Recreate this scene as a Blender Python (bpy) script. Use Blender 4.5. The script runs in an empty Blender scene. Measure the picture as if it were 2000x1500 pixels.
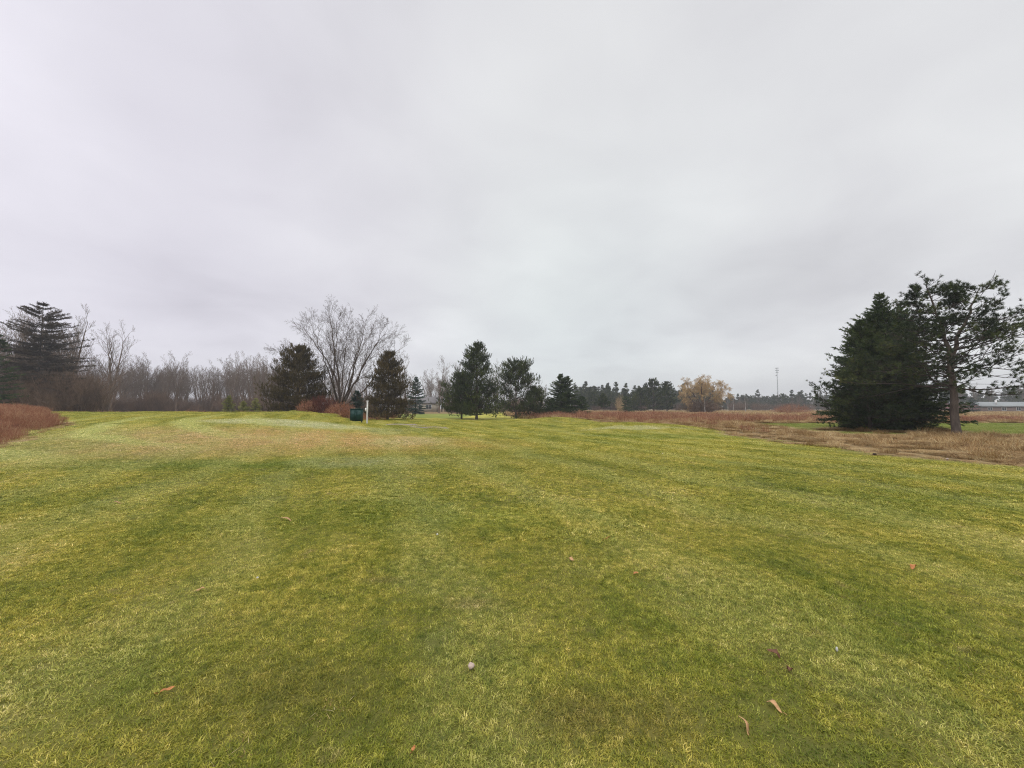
import bpy, math, random
import numpy as np
from mathutils import Vector, Matrix, noise as mnoise
PI = math.pi
S = bpy.context.scene
COL = S.collection
random.seed(7)
rng = np.random.default_rng(7)

# ------------------------------------------------------------------ camera
F = 770.0; EYE = 1.6; PITCH = math.atan(47 / F)
cam = bpy.data.objects.new('camera', bpy.data.cameras.new('camera'))
COL.objects.link(cam)
cam.location = (0, 0, EYE); cam.rotation_euler = (PI / 2 + PITCH, 0, 0)
cam.data.sensor_width = 36; cam.data.lens = 36 * F / 2000
cam.data.clip_start = .05; cam.data.clip_end = 4000
S.camera = cam

# ------------------------------------------------------------------ terrain
def sst(t):
    t = np.clip(t, 0, 1)
    return t * t * (3 - 2 * t)

def H(x, y):
    x = np.asarray(x, float); y = np.asarray(y, float)
    yb = 27 + 11 * sst((-x - 10) / 12)
    back = 1 - .85 * sst((y - yb) / 9)
    h = 1.17 * sst((-x - 2.5) / 17) * (.45 * sst((y - 8) / 16) + .55 * sst((y - 14) / 22)) * back
    h = h * (1 - .5 * sst((-x - 45) / 40))
    h = h + .42 * np.exp(-(((x - 5.5) / 5.0) ** 2 + ((y - 47) / 3.6) ** 2))
    h = h + .40 * np.exp(-(np.abs((x - 9.3) / 4.4) ** 2.6 + np.abs((y - 29.5) / 3.4) ** 2.6))
    h = h + .16 * np.exp(-(((x - 3) / 6) ** 2 + ((y - 33) / 3.5) ** 2))
    near = sst((np.hypot(x, y) - 1.5) / 4)
    h = h + near * (.012 * np.sin(x * 1.7 + 1.3 * np.sin(y * .6)) * np.sin(y * 1.3 + x * .4) + .02 * np.sin(x * .45 + 1) * np.sin(y * .38 + x * .12))
    return h

def at(px, D):                     # the ground point in the direction of a column, D metres ahead
    x = (px - 1000) / F * D
    return Vector((x, D, float(H(x, D))))

def gp(px, py):                    # the ground point where a ray lands
    u = (px - 1000) / F; v = (750 - py) / F
    d = np.array([u, math.cos(PITCH) - v * math.sin(PITCH), math.sin(PITCH) + v * math.cos(PITCH)])
    t = np.linspace(1, 120, 6000)
    P = np.array([0, 0, EYE]) + t[:, None] * d
    i = int(np.argmax(P[:, 2] < H(P[:, 0], P[:, 1])))
    return Vector((float(P[i, 0]), float(P[i, 1]), float(H(P[i, 0], P[i, 1]))))

def top(py, D):                    # height above datum seen at row py at distance D
    return EYE + (797 - py) / F * D

# ------------------------------------------------------------------ mesh building
class MB:
    def __init__(s): s.v = []; s.f = []; s.t = []; s.n = 0
    def add(s, V, Fc, tint=.5):
        V = np.asarray(V, float).reshape(-1, 3); Fc = np.asarray(Fc, int).reshape(-1, 3)
        s.v.append(V); s.f.append(Fc + s.n); s.n += len(V)
        s.t.append(np.broadcast_to(np.asarray(tint, float), (len(V),)))
    def tube(s, P, R, k=5, tint=.5, cap=False):
        P = np.asarray(P, float); n = len(P); R = np.asarray(R, float)
        T = np.gradient(P, axis=0); T /= np.linalg.norm(T, axis=1)[:, None] + 1e-9
        m = np.abs(P[-1] - P[0]); ref = np.eye(3)[int(np.argmin(m))]
        A = np.cross(T, ref); A /= np.linalg.norm(A, axis=1)[:, None] + 1e-9
        B = np.cross(T, A)
        a = np.arange(k) * 2 * PI / k
        V = P[:, None, :] + R[:, None, None] * (np.cos(a)[None, :, None] * A[:, None, :] + np.sin(a)[None, :, None] * B[:, None, :])
        i = np.arange(n - 1)[:, None] * k; j = np.arange(k)[None, :]; j2 = (j + 1) % k
        q = np.stack([i + j, i + j2, i + k + j2, i + k + j], -1).reshape(-1, 4)
        Fc = np.concatenate([q[:, [0, 1, 2]], q[:, [0, 2, 3]]])
        V = V.reshape(-1, 3)
        if cap:
            Fc = np.concatenate([Fc, [[(n - 1) * k, (n - 1) * k + c, (n - 1) * k + c + 1] for c in range(1, k - 1)]])
        s.add(V, Fc, tint)
    def box(s, x0, x1, y0, y1, z0, z1):
        V = [(x, y, z) for x in (x0, x1) for y in (y0, y1) for z in (z0, z1)]
        q = [(0, 1, 3, 2), (4, 6, 7, 5), (0, 4, 5, 1), (2, 3, 7, 6), (0, 2, 6, 4), (1, 5, 7, 3)]
        s.add(V, [t for a, b, c, d in q for t in ((a, b, c), (a, c, d))])
    def needles(s, C, Dr, n, L, W, spread, shoot, g, tint):
        C = np.asarray(C, float); Dr = np.asarray(Dr, float); N = len(C)
        if N == 0: return
        Dr = Dr / (np.linalg.norm(Dr, axis=1)[:, None] + 1e-9)
        r = g.normal(size=(N, n, 3))
        perp = r - (r * Dr[:, None, :]).sum(-1, keepdims=True) * Dr[:, None, :]
        perp /= np.linalg.norm(perp, axis=-1, keepdims=True) + 1e-9
        ang = spread * (.35 + .8 * g.random((N, n, 1)))
        nd = np.cos(ang) * Dr[:, None, :] + np.sin(ang) * perp
        b = C[:, None, :] + Dr[:, None, :] * (g.random((N, n, 1)) * shoot)
        side = np.cross(nd, g.normal(size=(N, n, 3))); side /= np.linalg.norm(side, axis=-1, keepdims=True) + 1e-9
        ln = L * (.65 + .5 * g.random((N, n, 1)))
        V = np.stack([b - side * W / 2, b + side * W / 2, b + nd * ln], 2).reshape(-1, 3)
        t = np.repeat(np.clip(np.asarray(tint)[:, None] + g.normal(0, .12, (N, n)), 0, 1).reshape(-1), 3)
        s.add(V, np.arange(len(V)).reshape(-1, 3), t)
    def mesh(s, name, mat, smooth=False):
        V = np.concatenate(s.v); Fc = np.concatenate(s.f); t = np.concatenate(s.t)
        me = bpy.data.meshes.new(name)
        me.vertices.add(len(V)); me.vertices.foreach_set('co', V.astype(np.float32).ravel())
        me.loops.add(len(Fc) * 3); me.loops.foreach_set('vertex_index', Fc.astype(np.int32).ravel())
        me.polygons.add(len(Fc)); me.polygons.foreach_set('loop_start', np.arange(0, len(Fc) * 3, 3, dtype=np.int32))
        if smooth: me.polygons.foreach_set('use_smooth', np.ones(len(Fc), bool))
        a = me.attributes.new('tint', 'FLOAT', 'POINT'); a.data.foreach_set('value', t.astype(np.float32))
        me.update(); me.materials.append(mat)
        return me
    def obj(s, name, mat, parent=None, smooth=False, link=True):
        o = bpy.data.objects.new(name, s.mesh(name, mat, smooth))
        if link: COL.objects.link(o)
        if parent: o.parent = parent
        return o

def tag(o, label=None, cat=None, group=None, kind=None):
    if label: o['label'] = label
    if cat: o['category'] = cat
    if group: o['group'] = group
    if kind: o['kind'] = kind
    return o
def empty(name, loc, label, cat, group=None, rz=0):
    o = bpy.data.objects.new(name, None); COL.objects.link(o)
    o.location = loc; o.rotation_euler = (0, 0, rz); o.empty_display_size = .3
    return tag(o, label, cat, group)
def copy_tree(src, loc, rz, sc, label, group=None):
    r = src.copy(); COL.objects.link(r); r.location = loc; r.rotation_euler = (0, 0, rz); r.scale = (sc[0], sc[0], sc[1])
    r['label'] = label
    if group: r['group'] = group
    for ch in src.children:
        c = ch.copy(); COL.objects.link(c); c.parent = r
    return r

# ------------------------------------------------------------------ node helpers
class NT:
    def __init__(s, t): s.t = t
    def n(s, typ, **k):
        nd = s.t.nodes.new(typ)
        for a, b in k.items(): setattr(nd, a, b)
        return nd
    def put(s, sock, v):
        if isinstance(v, bpy.types.NodeSocket): s.t.links.new(v, sock)
        elif v is not None:
            if hasattr(sock.default_value, '__len__') and not hasattr(v, '__len__'): v = (v,) * len(sock.default_value)
            if hasattr(sock.default_value, '__len__') and len(sock.default_value) == 4 and len(v) == 3: v = (*v, 1)
            sock.default_value = v
    def m(s, op, a, b=None, c=None, clamp=False):
        nd = s.n('ShaderNodeMath', operation=op, use_clamp=clamp)
        for i, v in enumerate((a, b, c)): s.put(nd.inputs[i], v)
        return nd.outputs[0]
    def vm(s, op, a, b=None):
        nd = s.n('ShaderNodeVectorMath', operation=op)
        s.put(nd.inputs[0], a)
        if b is not None: s.put(nd.inputs[1], b)
        return nd.outputs['Value' if op in ('LENGTH', 'DISTANCE', 'DOT_PRODUCT') else 'Vector']
    def noise(s, vec, scale, detail=3, rough=.55, dist=0):
        nd = s.n('ShaderNodeTexNoise'); s.put(nd.inputs['Vector'], vec)
        nd.inputs['Scale'].default_value = scale; nd.inputs['Detail'].default_value = detail
        nd.inputs['Roughness'].default_value = rough; nd.inputs['Distortion'].default_value = dist
        return nd.outputs['Fac'], nd.outputs['Color']
    def mr(s, v, a, b, c=0, d=1, typ='SMOOTHSTEP'):
        nd = s.n('ShaderNodeMapRange', interpolation_type=typ)
        for i, q in enumerate((v, a, b, c, d)): s.put(nd.inputs[i], q)
        return nd.outputs[0]
    def mix(s, f, a, b, mode='MIX'):
        nd = s.n('ShaderNodeMix', data_type='RGBA', blend_type=mode)
        s.put(nd.inputs[0], f); s.put(nd.inputs[6], a); s.put(nd.inputs[7], b)
        return nd.outputs[2]
    def ramp(s, f, stops):
        nd = s.n('ShaderNodeValToRGB'); s.put(nd.inputs[0], f); e = nd.color_ramp.elements
        while len(e) < len(stops): e.new(.5)
        for x, (p, c) in zip(e, stops): x.position = p; x.color = (*c, 1)
        return nd.outputs[0]

def material(name):
    m = bpy.data.materials.new(name); m.use_nodes = True
    t = NT(m.node_tree); b = m.node_tree.nodes['Principled BSDF']
    b.inputs['Roughness'].default_value = .8
    b.inputs['Specular IOR Level'].default_value = .25
    return m, t, b

def attr(t, name='tint'):
    return t.n('ShaderNodeAttribute', attribute_name=name).outputs['Fac']
def pos(t): return t.n('ShaderNodeNewGeometry').outputs['Position']

# masks shared by the ground sheet and everything growing on it ------------------
def blob_mask(t, P, cx, cy, rx, ry, soft=.5):
    d = t.vm('MULTIPLY', t.vm('SUBTRACT', P, (cx, cy, 0)), (1 / rx, 1 / ry, 0))
    return t.mr(t.vm('LENGTH', d), 1 + soft * .6, 1 - soft)

BLOBS = []   # (x, y, rx, ry, soft, strength, colour)
def blob(px, py, rx, ry, colour, k, soft=.6):
    p = gp(px, py); BLOBS.append((p.x, p.y, rx, ry, soft, k, colour))
TAN = (.60, .40, .16); PALE = (.62, .60, .36); GRN = (.15, .22, .018); YEL = (.33, .31, .055); OLV = (.20, .165, .03); DRY = (.30, .215, .09)
blob(560, 860, 9.5, 4.2, TAN, 1, .7)
blob(640, 850, 6, 2.6, TAN, .6, .7)
blob(330, 882, 4.5, 1.6, TAN, .5, .8)
blob(480, 908, 4.8, 1.1, GRN, .75, .8)
blob(740, 900, 2.4, 1.2, PALE, .38, .8)
blob(800, 862, 1.8, 3.0, PALE, .4, .8)
blob(760, 842, 1.5, 2.6, PALE, .35, .8)
blob(640, 1000, 2.5, 1.2, GRN, .35, .8)
blob(560, 826, 5.5, 2.0, PALE, 1, .4)
blob(200, 860, 9, 6, PALE, .25, .9)
blob(950, 1010, .9, .5, (.36, .40, .06), .45, .9)
blob(1060, 830, 5, 1.6, GRN, .45, .8)
blob(1280, 852, 4.6, 1.8, GRN, .65, .8)
blob(1250, 835, 4.2, .7, PALE, .7, .5)
blob(925, 1180, .26, .12, DRY, .7, .9)
blob(745, 1135, .2, .08, DRY, .6, .9)
blob(1180, 1400, .55, .22, OLV, .8, .9)
blob(1440, 1010, 2.0, .6, YEL, .5, .9)
blob(1000, 900, 4.5, 3.2, YEL, .45, .9)
blob(1650, 985, 3.2, .9, GRN, .4, .9)
blob(1450, 1180, 1.5, .7, GRN, .35, .9)
blob(520, 1350, .8, .35, OLV, .5, .9)
blob(200, 1330, .8, .4, GRN, .55, .9)
blob(430, 1220, .9, .3, YEL, .5, .9)
blob(1100, 1110, .25, 1.1, YEL, .5, .9)
blob(1750, 1300, 1.2, .4, GRN, .4, .9)

def lawn_colour(t, P):
    Pw = t.vm('ADD', P, t.vm('MULTIPLY', t.vm('SUBTRACT', t.noise(P, .35, 3)[1], (.5, .5, .5)), (3.2, 3.2, 0)))
    a = t.noise(P, .16, 4, .6)[0]; b = t.noise(P, .8, 4, .62)[0]; c = t.noise(P, 4.5, 4, .65)[0]
    s = t.m('ADD', t.m('MULTIPLY', a, .8), t.m('ADD', t.m('MULTIPLY', b, .9), t.m('MULTIPLY', c, .8)))
    uv = t.n('ShaderNodeVectorRotate', rotation_type='Z_AXIS'); t.put(uv.inputs['Vector'], P); uv.inputs['Angle'].default_value = -math.atan(.45)
    st = t.noise(t.vm('MULTIPLY', uv.outputs[0], (1.1, .14, 1)), 1.0, 4, .6)[0]
    s = t.m('ADD', t.m('MULTIPLY', s, .72), t.m('MULTIPLY', st, .70))
    s = t.mr(s, .98, 1.54, typ='LINEAR')
    col = t.ramp(s, [(0, (.155, .192, .020)), (.35, (.305, .302, .036)), (.65, (.47, .41, .070)), (1, (.63, .52, .17))])
    brk = t.mr(t.noise(P, 1.3, 5, .72)[0], .36, .56, .55, 1)
    for (x, y, rx, ry, soft, k, q) in BLOBS:
        col = t.mix(t.m('MULTIPLY', t.m('MULTIPLY', blob_mask(t, Pw if rx > 1 else P, x, y, rx, ry, soft), k), brk), col, q)
    # mown tracks on the left, curving round the corner of the tee
    cx, cy = -7, 33
    d = t.vm('LENGTH', t.vm('MULTIPLY', t.vm('SUBTRACT', t.vm('ADD', P, t.vm('MULTIPLY', t.noise(P, .22, 3)[1], (2.4, 2.4, 0))), (cx, cy, 0)), (1, 1, 0)))
    w = t.m('ADD', t.m('SINE', t.m('MULTIPLY', d, 1.9)), t.m('SUBTRACT', t.noise(P, .5, 3)[0], .5))
    msk = blob_mask(t, Pw, -22, 18, 10, 12, .6)
    col = t.mix(t.m('MULTIPLY', t.mr(w, .1, 1), t.m('MULTIPLY', msk, .85)), col, (.60, .59, .22))
    # faint straight mower passes down the fairway
    sx = t.n('ShaderNodeSeparateXYZ'); t.put(sx.inputs[0], Pw)
    w2 = t.m('SINE', t.m('MULTIPLY', t.m('ADD', sx.outputs[0], t.m('MULTIPLY', sx.outputs[1], .35)), 2.6))
    col = t.mix(t.m('MULTIPLY', t.mr(w2, -.3, 1), .30), col, (.51, .50, .16))
    # scattered thatchy dry spots
    e = t.mr(t.noise(P, 1.9, 5, .7)[0], .60, .72)
    col = t.mix(t.m('MULTIPLY', e, .55), col, (.36, .27, .12))
    return col

# meadow region: polygon-like edge as a function of Y
EY = [0, 8, 10.4, 13.2, 16, 19, 24, 30, 36, 42, 50, 62, 80, 140]
EX = [17, 14.6, 13.7, 12.5, 12.2, 12.3, 12.8, 13.6, 12.0, 9.6, 6.5, 1.5, -1, -2]
def edge(y): return np.interp(y, EY, EX) + .25 * np.sin(y * 1.3) + .15 * np.sin(y * 3.1 + 1)
def in_green(x, y):        # second fairway beyond the big pine
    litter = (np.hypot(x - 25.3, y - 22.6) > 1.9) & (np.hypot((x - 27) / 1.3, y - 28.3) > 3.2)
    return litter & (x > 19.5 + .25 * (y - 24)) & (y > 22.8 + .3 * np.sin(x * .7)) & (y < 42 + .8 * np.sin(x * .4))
def left_edge(y): return -18.6 - .8 * (np.minimum(y, 22) - 14.5) - 1.25 * np.maximum(y - 22, 0) - .3 * np.sin(y * 1.1)
def in_left(x, y):         # rough at the far left edge
    return (x < left_edge(y)) & (y > 13.2) & (y < 42)
def lawn_ok(x, y):
    return (x < edge(y)) & (~in_left(x, y))

# ------------------------------------------------------------------ ground sheet
def axis(lo, hi, fine_lo, fine_hi, step, growth=1.14):
    a = list(np.arange(fine_lo, fine_hi + 1e-6, step)); d = step
    while a[-1] < hi: d = min(d * growth, 60); a.append(a[-1] + d)
    d = step; b = []; x = fine_lo
    while x > lo: d = min(d * growth, 60); x -= d; b.append(x)
    return np.array(b[::-1] + a)
gx = axis(-900, 900, -48, 48, .45); gy = axis(-120, 1100, -4, 62, .45)
X, Y = np.meshgrid(gx, gy, indexing='ij'); Z = H(X, Y)
nx, ny = X.shape
i, j = np.meshgrid(np.arange(nx - 1), np.arange(ny - 1), indexing='ij')
q0 = (i * ny + j).ravel(); q1 = ((i + 1) * ny + j).ravel(); q2 = q1 + 1; q3 = q0 + 1
gm, t, b = material('ground_turf')
P = pos(t)
lc = lawn_colour(t, P)
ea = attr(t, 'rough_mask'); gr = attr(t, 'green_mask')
n1 = t.noise(P, 1.6, 5, .65)[0]
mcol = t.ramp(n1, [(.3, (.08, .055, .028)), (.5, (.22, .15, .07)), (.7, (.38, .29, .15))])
fcol = t.ramp(t.noise(P, .25, 4)[0], [(.3, (.13, .19, .02)), (.7, (.30, .31, .08))])
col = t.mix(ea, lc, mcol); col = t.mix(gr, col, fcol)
col = t.mix(t.m('MULTIPLY', t.noise(P, 60, 3)[0], .45), col, t.mix(.6, col, (.03, .03, .008)))
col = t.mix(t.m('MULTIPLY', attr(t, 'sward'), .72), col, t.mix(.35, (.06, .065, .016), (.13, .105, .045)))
t.put(b.inputs['Base Color'], col); b.inputs['Roughness'].default_value = .9; b.inputs['Specular IOR Level'].default_value = .1
bp = t.n('ShaderNodeBump'); bp.inputs['Strength'].default_value = .6; bp.inputs['Distance'].default_value = .04
t.put(bp.inputs['Height'], t.noise(P, 14, 6, .7)[0]); t.put(b.inputs['Normal'], bp.outputs[0])
mb = MB(); mb.add(np.stack([X, Y, Z], -1).reshape(-1, 3), np.concatenate([np.stack([q0, q1, q2], -1), np.stack([q0, q2, q3], -1)]))
ground = tag(mb.obj('ground', gm, smooth=True), kind='structure')
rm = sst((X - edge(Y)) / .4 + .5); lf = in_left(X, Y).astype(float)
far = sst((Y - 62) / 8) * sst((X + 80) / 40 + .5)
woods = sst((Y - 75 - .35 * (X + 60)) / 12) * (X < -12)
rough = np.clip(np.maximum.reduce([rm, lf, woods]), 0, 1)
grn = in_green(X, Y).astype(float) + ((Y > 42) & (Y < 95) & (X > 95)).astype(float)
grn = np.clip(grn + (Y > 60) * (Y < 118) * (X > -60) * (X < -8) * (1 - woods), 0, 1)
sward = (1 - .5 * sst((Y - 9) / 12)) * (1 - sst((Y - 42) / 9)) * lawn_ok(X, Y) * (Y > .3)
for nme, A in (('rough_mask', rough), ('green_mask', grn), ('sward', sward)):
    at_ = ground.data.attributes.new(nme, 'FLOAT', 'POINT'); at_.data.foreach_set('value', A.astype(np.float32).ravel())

# ------------------------------------------------------------------ plant materials
def leafmat(name, stops, rough=.6, trans=.25, noise_scale=.6, worldcol=None, spec=.25):
    m, t, b = material(name)
    P = pos(t)
    if worldcol:
        base = worldcol(t, P)
        tint = attr(t)
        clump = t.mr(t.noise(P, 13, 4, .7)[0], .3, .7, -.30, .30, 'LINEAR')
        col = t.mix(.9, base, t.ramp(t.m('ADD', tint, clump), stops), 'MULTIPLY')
    else:
        f = t.m('ADD', t.m('MULTIPLY', attr(t), .75), t.m('MULTIPLY', t.m('SUBTRACT', t.noise(P, noise_scale, 4, .6)[0], .41), 1.4))
        col = t.ramp(f, stops)
    t.put(b.inputs['Base Color'], col)
    b.inputs['Roughness'].default_value = rough; b.inputs['Specular IOR Level'].default_value = spec
    if trans:
        tr = t.n('ShaderNodeBsdfTranslucent'); t.put(tr.inputs[0], col)
        mx = t.n('ShaderNodeMixShader'); mx.inputs[0].default_value = trans
        o = [x for x in m.node_tree.nodes if x.type == 'OUTPUT_MATERIAL'][0]
        m.node_tree.links.new(b.outputs[0], mx.inputs[1]); m.node_tree.links.new(tr.outputs[0], mx.inputs[2])
        m.node_tree.links.new(mx.outputs[0], o.inputs[0])
    return m
M = {}
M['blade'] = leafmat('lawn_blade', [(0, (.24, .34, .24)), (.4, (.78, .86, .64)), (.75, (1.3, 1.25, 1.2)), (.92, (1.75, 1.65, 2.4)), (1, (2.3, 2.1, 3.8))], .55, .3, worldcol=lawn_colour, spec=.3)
M['meadow'] = leafmat('dry_meadow_grass', [(0, (.11, .06, .026)), (.3, (.29, .165, .062)), (.6, (.46, .32, .145)), (1, (.66, .54, .31))], .75, .25, 1.1)
M['dogwood'] = leafmat('red_brush_stem', [(0, (.11, .040, .024)), (.4, (.28, .110, .062)), (.75, (.43, .215, .120)), (1, (.56, .38, .22))], .7, 0, .9)
M['fairway'] = leafmat('far_fairway_blade', [(0, (.13, .19, .02)), (.5, (.22, .26, .04)), (1, (.40, .38, .14))], .6, .25, .3)
M['underbrush'] = leafmat('woodland_twig', [(0, (.04, .028, .02)), (.45, (.115, .072, .046)), (1, (.25, .16, .105))], .85, 0, .12)
def bark(name, c0, c1, sc=6):
    m, t, b = material(name)
    tc = t.n('ShaderNodeTexCoord').outputs['Object']
    v = t.vm('MULTIPLY', tc, (1, 1, .3))
    f = t.noise(v, sc, 5, .7, .4)[0]
    t.put(b.inputs['Base Color'], t.ramp(f, [(.3, c0), (.7, c1)]))
    bp = t.n('ShaderNodeBump'); bp.inputs['Strength'].default_value = .8; bp.inputs['Distance'].default_value = .03
    t.put(bp.inputs['Height'], f); t.put(b.inputs['Normal'], bp.outputs[0])
    b.inputs['Roughness'].default_value = .9
    return m
M['bark_pine'] = bark('pine_bark', (.05, .04, .034), (.145, .115, .095))
M['bark_dark'] = bark('dark_bark', (.03, .024, .02), (.075, .06, .05))
M['bark_grey'] = bark('grey_bark', (.085, .060, .045), (.23, .172, .130), 4)
M['bark_maple'] = bark('maple_bark', (.055, .04, .032), (.14, .105, .085), 4)
M['bark_birch'] = bark('birch_bark', (.3, .28, .26), (.6, .58, .55), 4)
M['twig_gold'] = leafmat('willow_twig', [(0, (.28, .17, .07)), (.5, (.50, .34, .16)), (1, (.66, .50, .28))], .7, 0)
M['pine'] = leafmat('pine_needles', [(0, (.012, .022, .010)), (.45, (.032, .052, .018)), (.8, (.085, .108, .022)), (1, (.15, .16, .045))], .55, .12, .5)
M['pine_brown'] = leafmat('bronzed_pine_needles', [(0, (.028, .020, .010)), (.4, (.065, .052, .020)), (.75, (.115, .082, .032)), (1, (.17, .115, .05))], .6, .12, .5)
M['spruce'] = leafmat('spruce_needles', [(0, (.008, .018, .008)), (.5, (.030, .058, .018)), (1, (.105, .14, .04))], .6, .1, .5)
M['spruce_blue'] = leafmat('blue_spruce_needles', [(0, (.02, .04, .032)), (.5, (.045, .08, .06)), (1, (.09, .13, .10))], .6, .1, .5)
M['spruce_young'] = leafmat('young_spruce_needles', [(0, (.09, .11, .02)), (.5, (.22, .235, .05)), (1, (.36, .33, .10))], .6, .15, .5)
M['hemlock'] = leafmat('sparse_brown_needles', [(0, (.02, .016, .012)), (.5, (.05, .036, .027)), (1, (.10, .072, .05))], .7, .1, .4)
M['redshrub'] = leafmat('dark_red_shrub_twig', [(0, (.045, .012, .010)), (.5, (.12, .035, .024)), (1, (.22, .08, .045))], .7, 0, .6)

# ------------------------------------------------------------------ scatter (one object of uncountable growth)
def scatter(name, pts, variants, zoffset=0, scale=(.85, 1.2), tilt=True, seed=1):
    g = np.random.default_rng(seed)
    pts = np.asarray(pts, float); N = len(pts)
    z = H(pts[:, 0], pts[:, 1]); e = .15
    dx = (H(pts[:, 0] + e, pts[:, 1]) - H(pts[:, 0] - e, pts[:, 1])) / (2 * e)
    dy = (H(pts[:, 0], pts[:, 1] + e) - H(pts[:, 0], pts[:, 1] - e)) / (2 * e)
    rot = np.zeros((N, 3)); spin = g.random(N) * 2 * PI
    for k in range(N):
        if tilt:
            nrm = Vector((-dx[k], -dy[k], 1)).normalized()
            mt = Vector((0, 0, 1)).rotation_difference(nrm).to_matrix() @ Matrix.Rotation(spin[k], 3, 'Z')
            rot[k] = mt.to_euler()[:]
        else: rot[k, 2] = spin[k]
    sc = g.uniform(scale[0], scale[1], N)
    if pts.shape[1] > 2: sc = sc * pts[:, 2]
    me = bpy.data.meshes.new(name); me.vertices.add(N)
    me.vertices.foreach_set('co', np.stack([pts[:, 0], pts[:, 1], z + zoffset], -1).astype(np.float32).ravel())
    me.attributes.new('rot', 'FLOAT_VECTOR', 'POINT').data.foreach_set('vector', rot.astype(np.float32).ravel())
    me.attributes.new('sc', 'FLOAT', 'POINT').data.foreach_set('value', sc.astype(np.float32))
    me.attributes.new('vi', 'INT', 'POINT').data.foreach_set('value', g.integers(0, len(variants), N).astype(np.int32))
    o = bpy.data.objects.new(name, me); COL.objects.link(o)
    ng = bpy.data.node_groups.new(name, 'GeometryNodeTree')
    ng.interface.new_socket('Geometry', in_out='INPUT', socket_type='NodeSocketGeometry')
    ng.interface.new_socket('Geometry', in_out='OUTPUT', socket_type='NodeSocketGeometry')
    nd = ng.nodes; ln = ng.links
    gi = nd.new('NodeGroupInput'); go = nd.new('NodeGroupOutput'); jn = nd.new('GeometryNodeJoinGeometry')
    def na(nm, ty):
        a = nd.new('GeometryNodeInputNamedAttribute'); a.data_type = ty; a.inputs['Name'].default_value = nm
        return a.outputs['Attribute']
    ra, sa, va = na('rot', 'FLOAT_VECTOR'), na('sc', 'FLOAT'), na('vi', 'INT')
    for k, src in enumerate(variants):
        cmpn = nd.new('FunctionNodeCompare'); cmpn.data_type = 'INT'; cmpn.operation = 'EQUAL'
        ln.new(va, cmpn.inputs[2]); cmpn.inputs[3].default_value = k
        oi = nd.new('GeometryNodeObjectInfo'); oi.inputs['Object'].default_value = src; oi.inputs['As Instance'].default_value = True
        ip = nd.new('GeometryNodeInstanceOnPoints')
        ln.new(gi.outputs[0], ip.inputs['Points']); ln.new(cmpn.outputs[0], ip.inputs['Selection'])
        ln.new(oi.outputs['Geometry'], ip.inputs['Instance']); ln.new(ra, ip.inputs['Rotation']); ln.new(sa, ip.inputs['Scale'])
        ln.new(ip.outputs[0], jn.inputs[0])
    ln.new(jn.outputs[0], go.inputs[0])
    md = o.modifiers.new('scatter', 'NODES'); md.node_group = ng
    return o

def jit(x0, x1, y0, y1, step, g):
    xs = np.arange(x0, x1, step); ys = np.arange(y0, y1, step)
    a, c = np.meshgrid(xs, ys); a = a.ravel(); c = c.ravel()
    return a + g.uniform(-.5, .5, len(a)) * step, c + g.uniform(-.5, .5, len(c)) * step

def blades(N, r, h0, h1, w, lean, mat, name, seed, segs=2, bias=0, tuft=0, per=14):
    g = np.random.default_rng(seed)
    rad = r * np.sqrt(g.random(N)); th = g.random(N) * 2 * PI
    bx, by = rad * np.cos(th), rad * np.sin(th); h = g.uniform(h0, h1, N); tint = g.random(N); az0 = None
    if tuft:
        ci = g.integers(0, max(1, N // per), N)
        bx, by = bx[ci] + g.normal(0, tuft, N), by[ci] + g.normal(0, tuft, N)
        tint = np.clip(.62 * g.random(N)[ci] + .38 * tint + .0, 0, 1); h = h * (.65 + .6 * g.random(N)[ci]); az0 = (g.random(N) * 2 * PI)[ci]
    B = np.stack([bx, by, np.full(N, -.004)], -1); az = g.random(N) * 2 * PI if not bias else g.normal(0, bias, N)
    if az0 is not None: az = az0 + g.normal(0, 1.1, N)
    sd = az + PI / 2 + g.normal(0, .4, N)
    ld = np.stack([np.cos(az), np.sin(az), np.zeros(N)], -1); sv = np.stack([np.cos(sd), np.sin(sd), np.zeros(N)], -1) * w / 2
    L = (lean * g.uniform(.2, 1.3, N) * h)[:, None] * ld
    up = np.array([0, 0, 1.])[None] * h[:, None] / np.sqrt(1 + (lean * .8) ** 2)
    mid = B + L * .3 + up * .6; tip = B + L + up * g.uniform(.8, 1.1, N)[:, None]
    mbp = MB()
    if segs == 2:
        V = np.stack([B - sv, B + sv, mid - sv * .8, mid + sv * .8, tip], 1).reshape(-1, 3)
        o = np.arange(N)[:, None] * 5
        Fc = np.concatenate([o + [0, 1, 3], o + [0, 3, 2], o + [2, 3, 4]])
        mbp.add(V, Fc, np.repeat(tint, 5))
    else:
        V = np.stack([B - sv, B + sv, tip], 1).reshape(-1, 3)
        mbp.add(V, np.arange(3 * N).reshape(-1, 3), np.repeat(tint, 3))
    return mbp.obj(name, mat, link=False)

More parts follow.
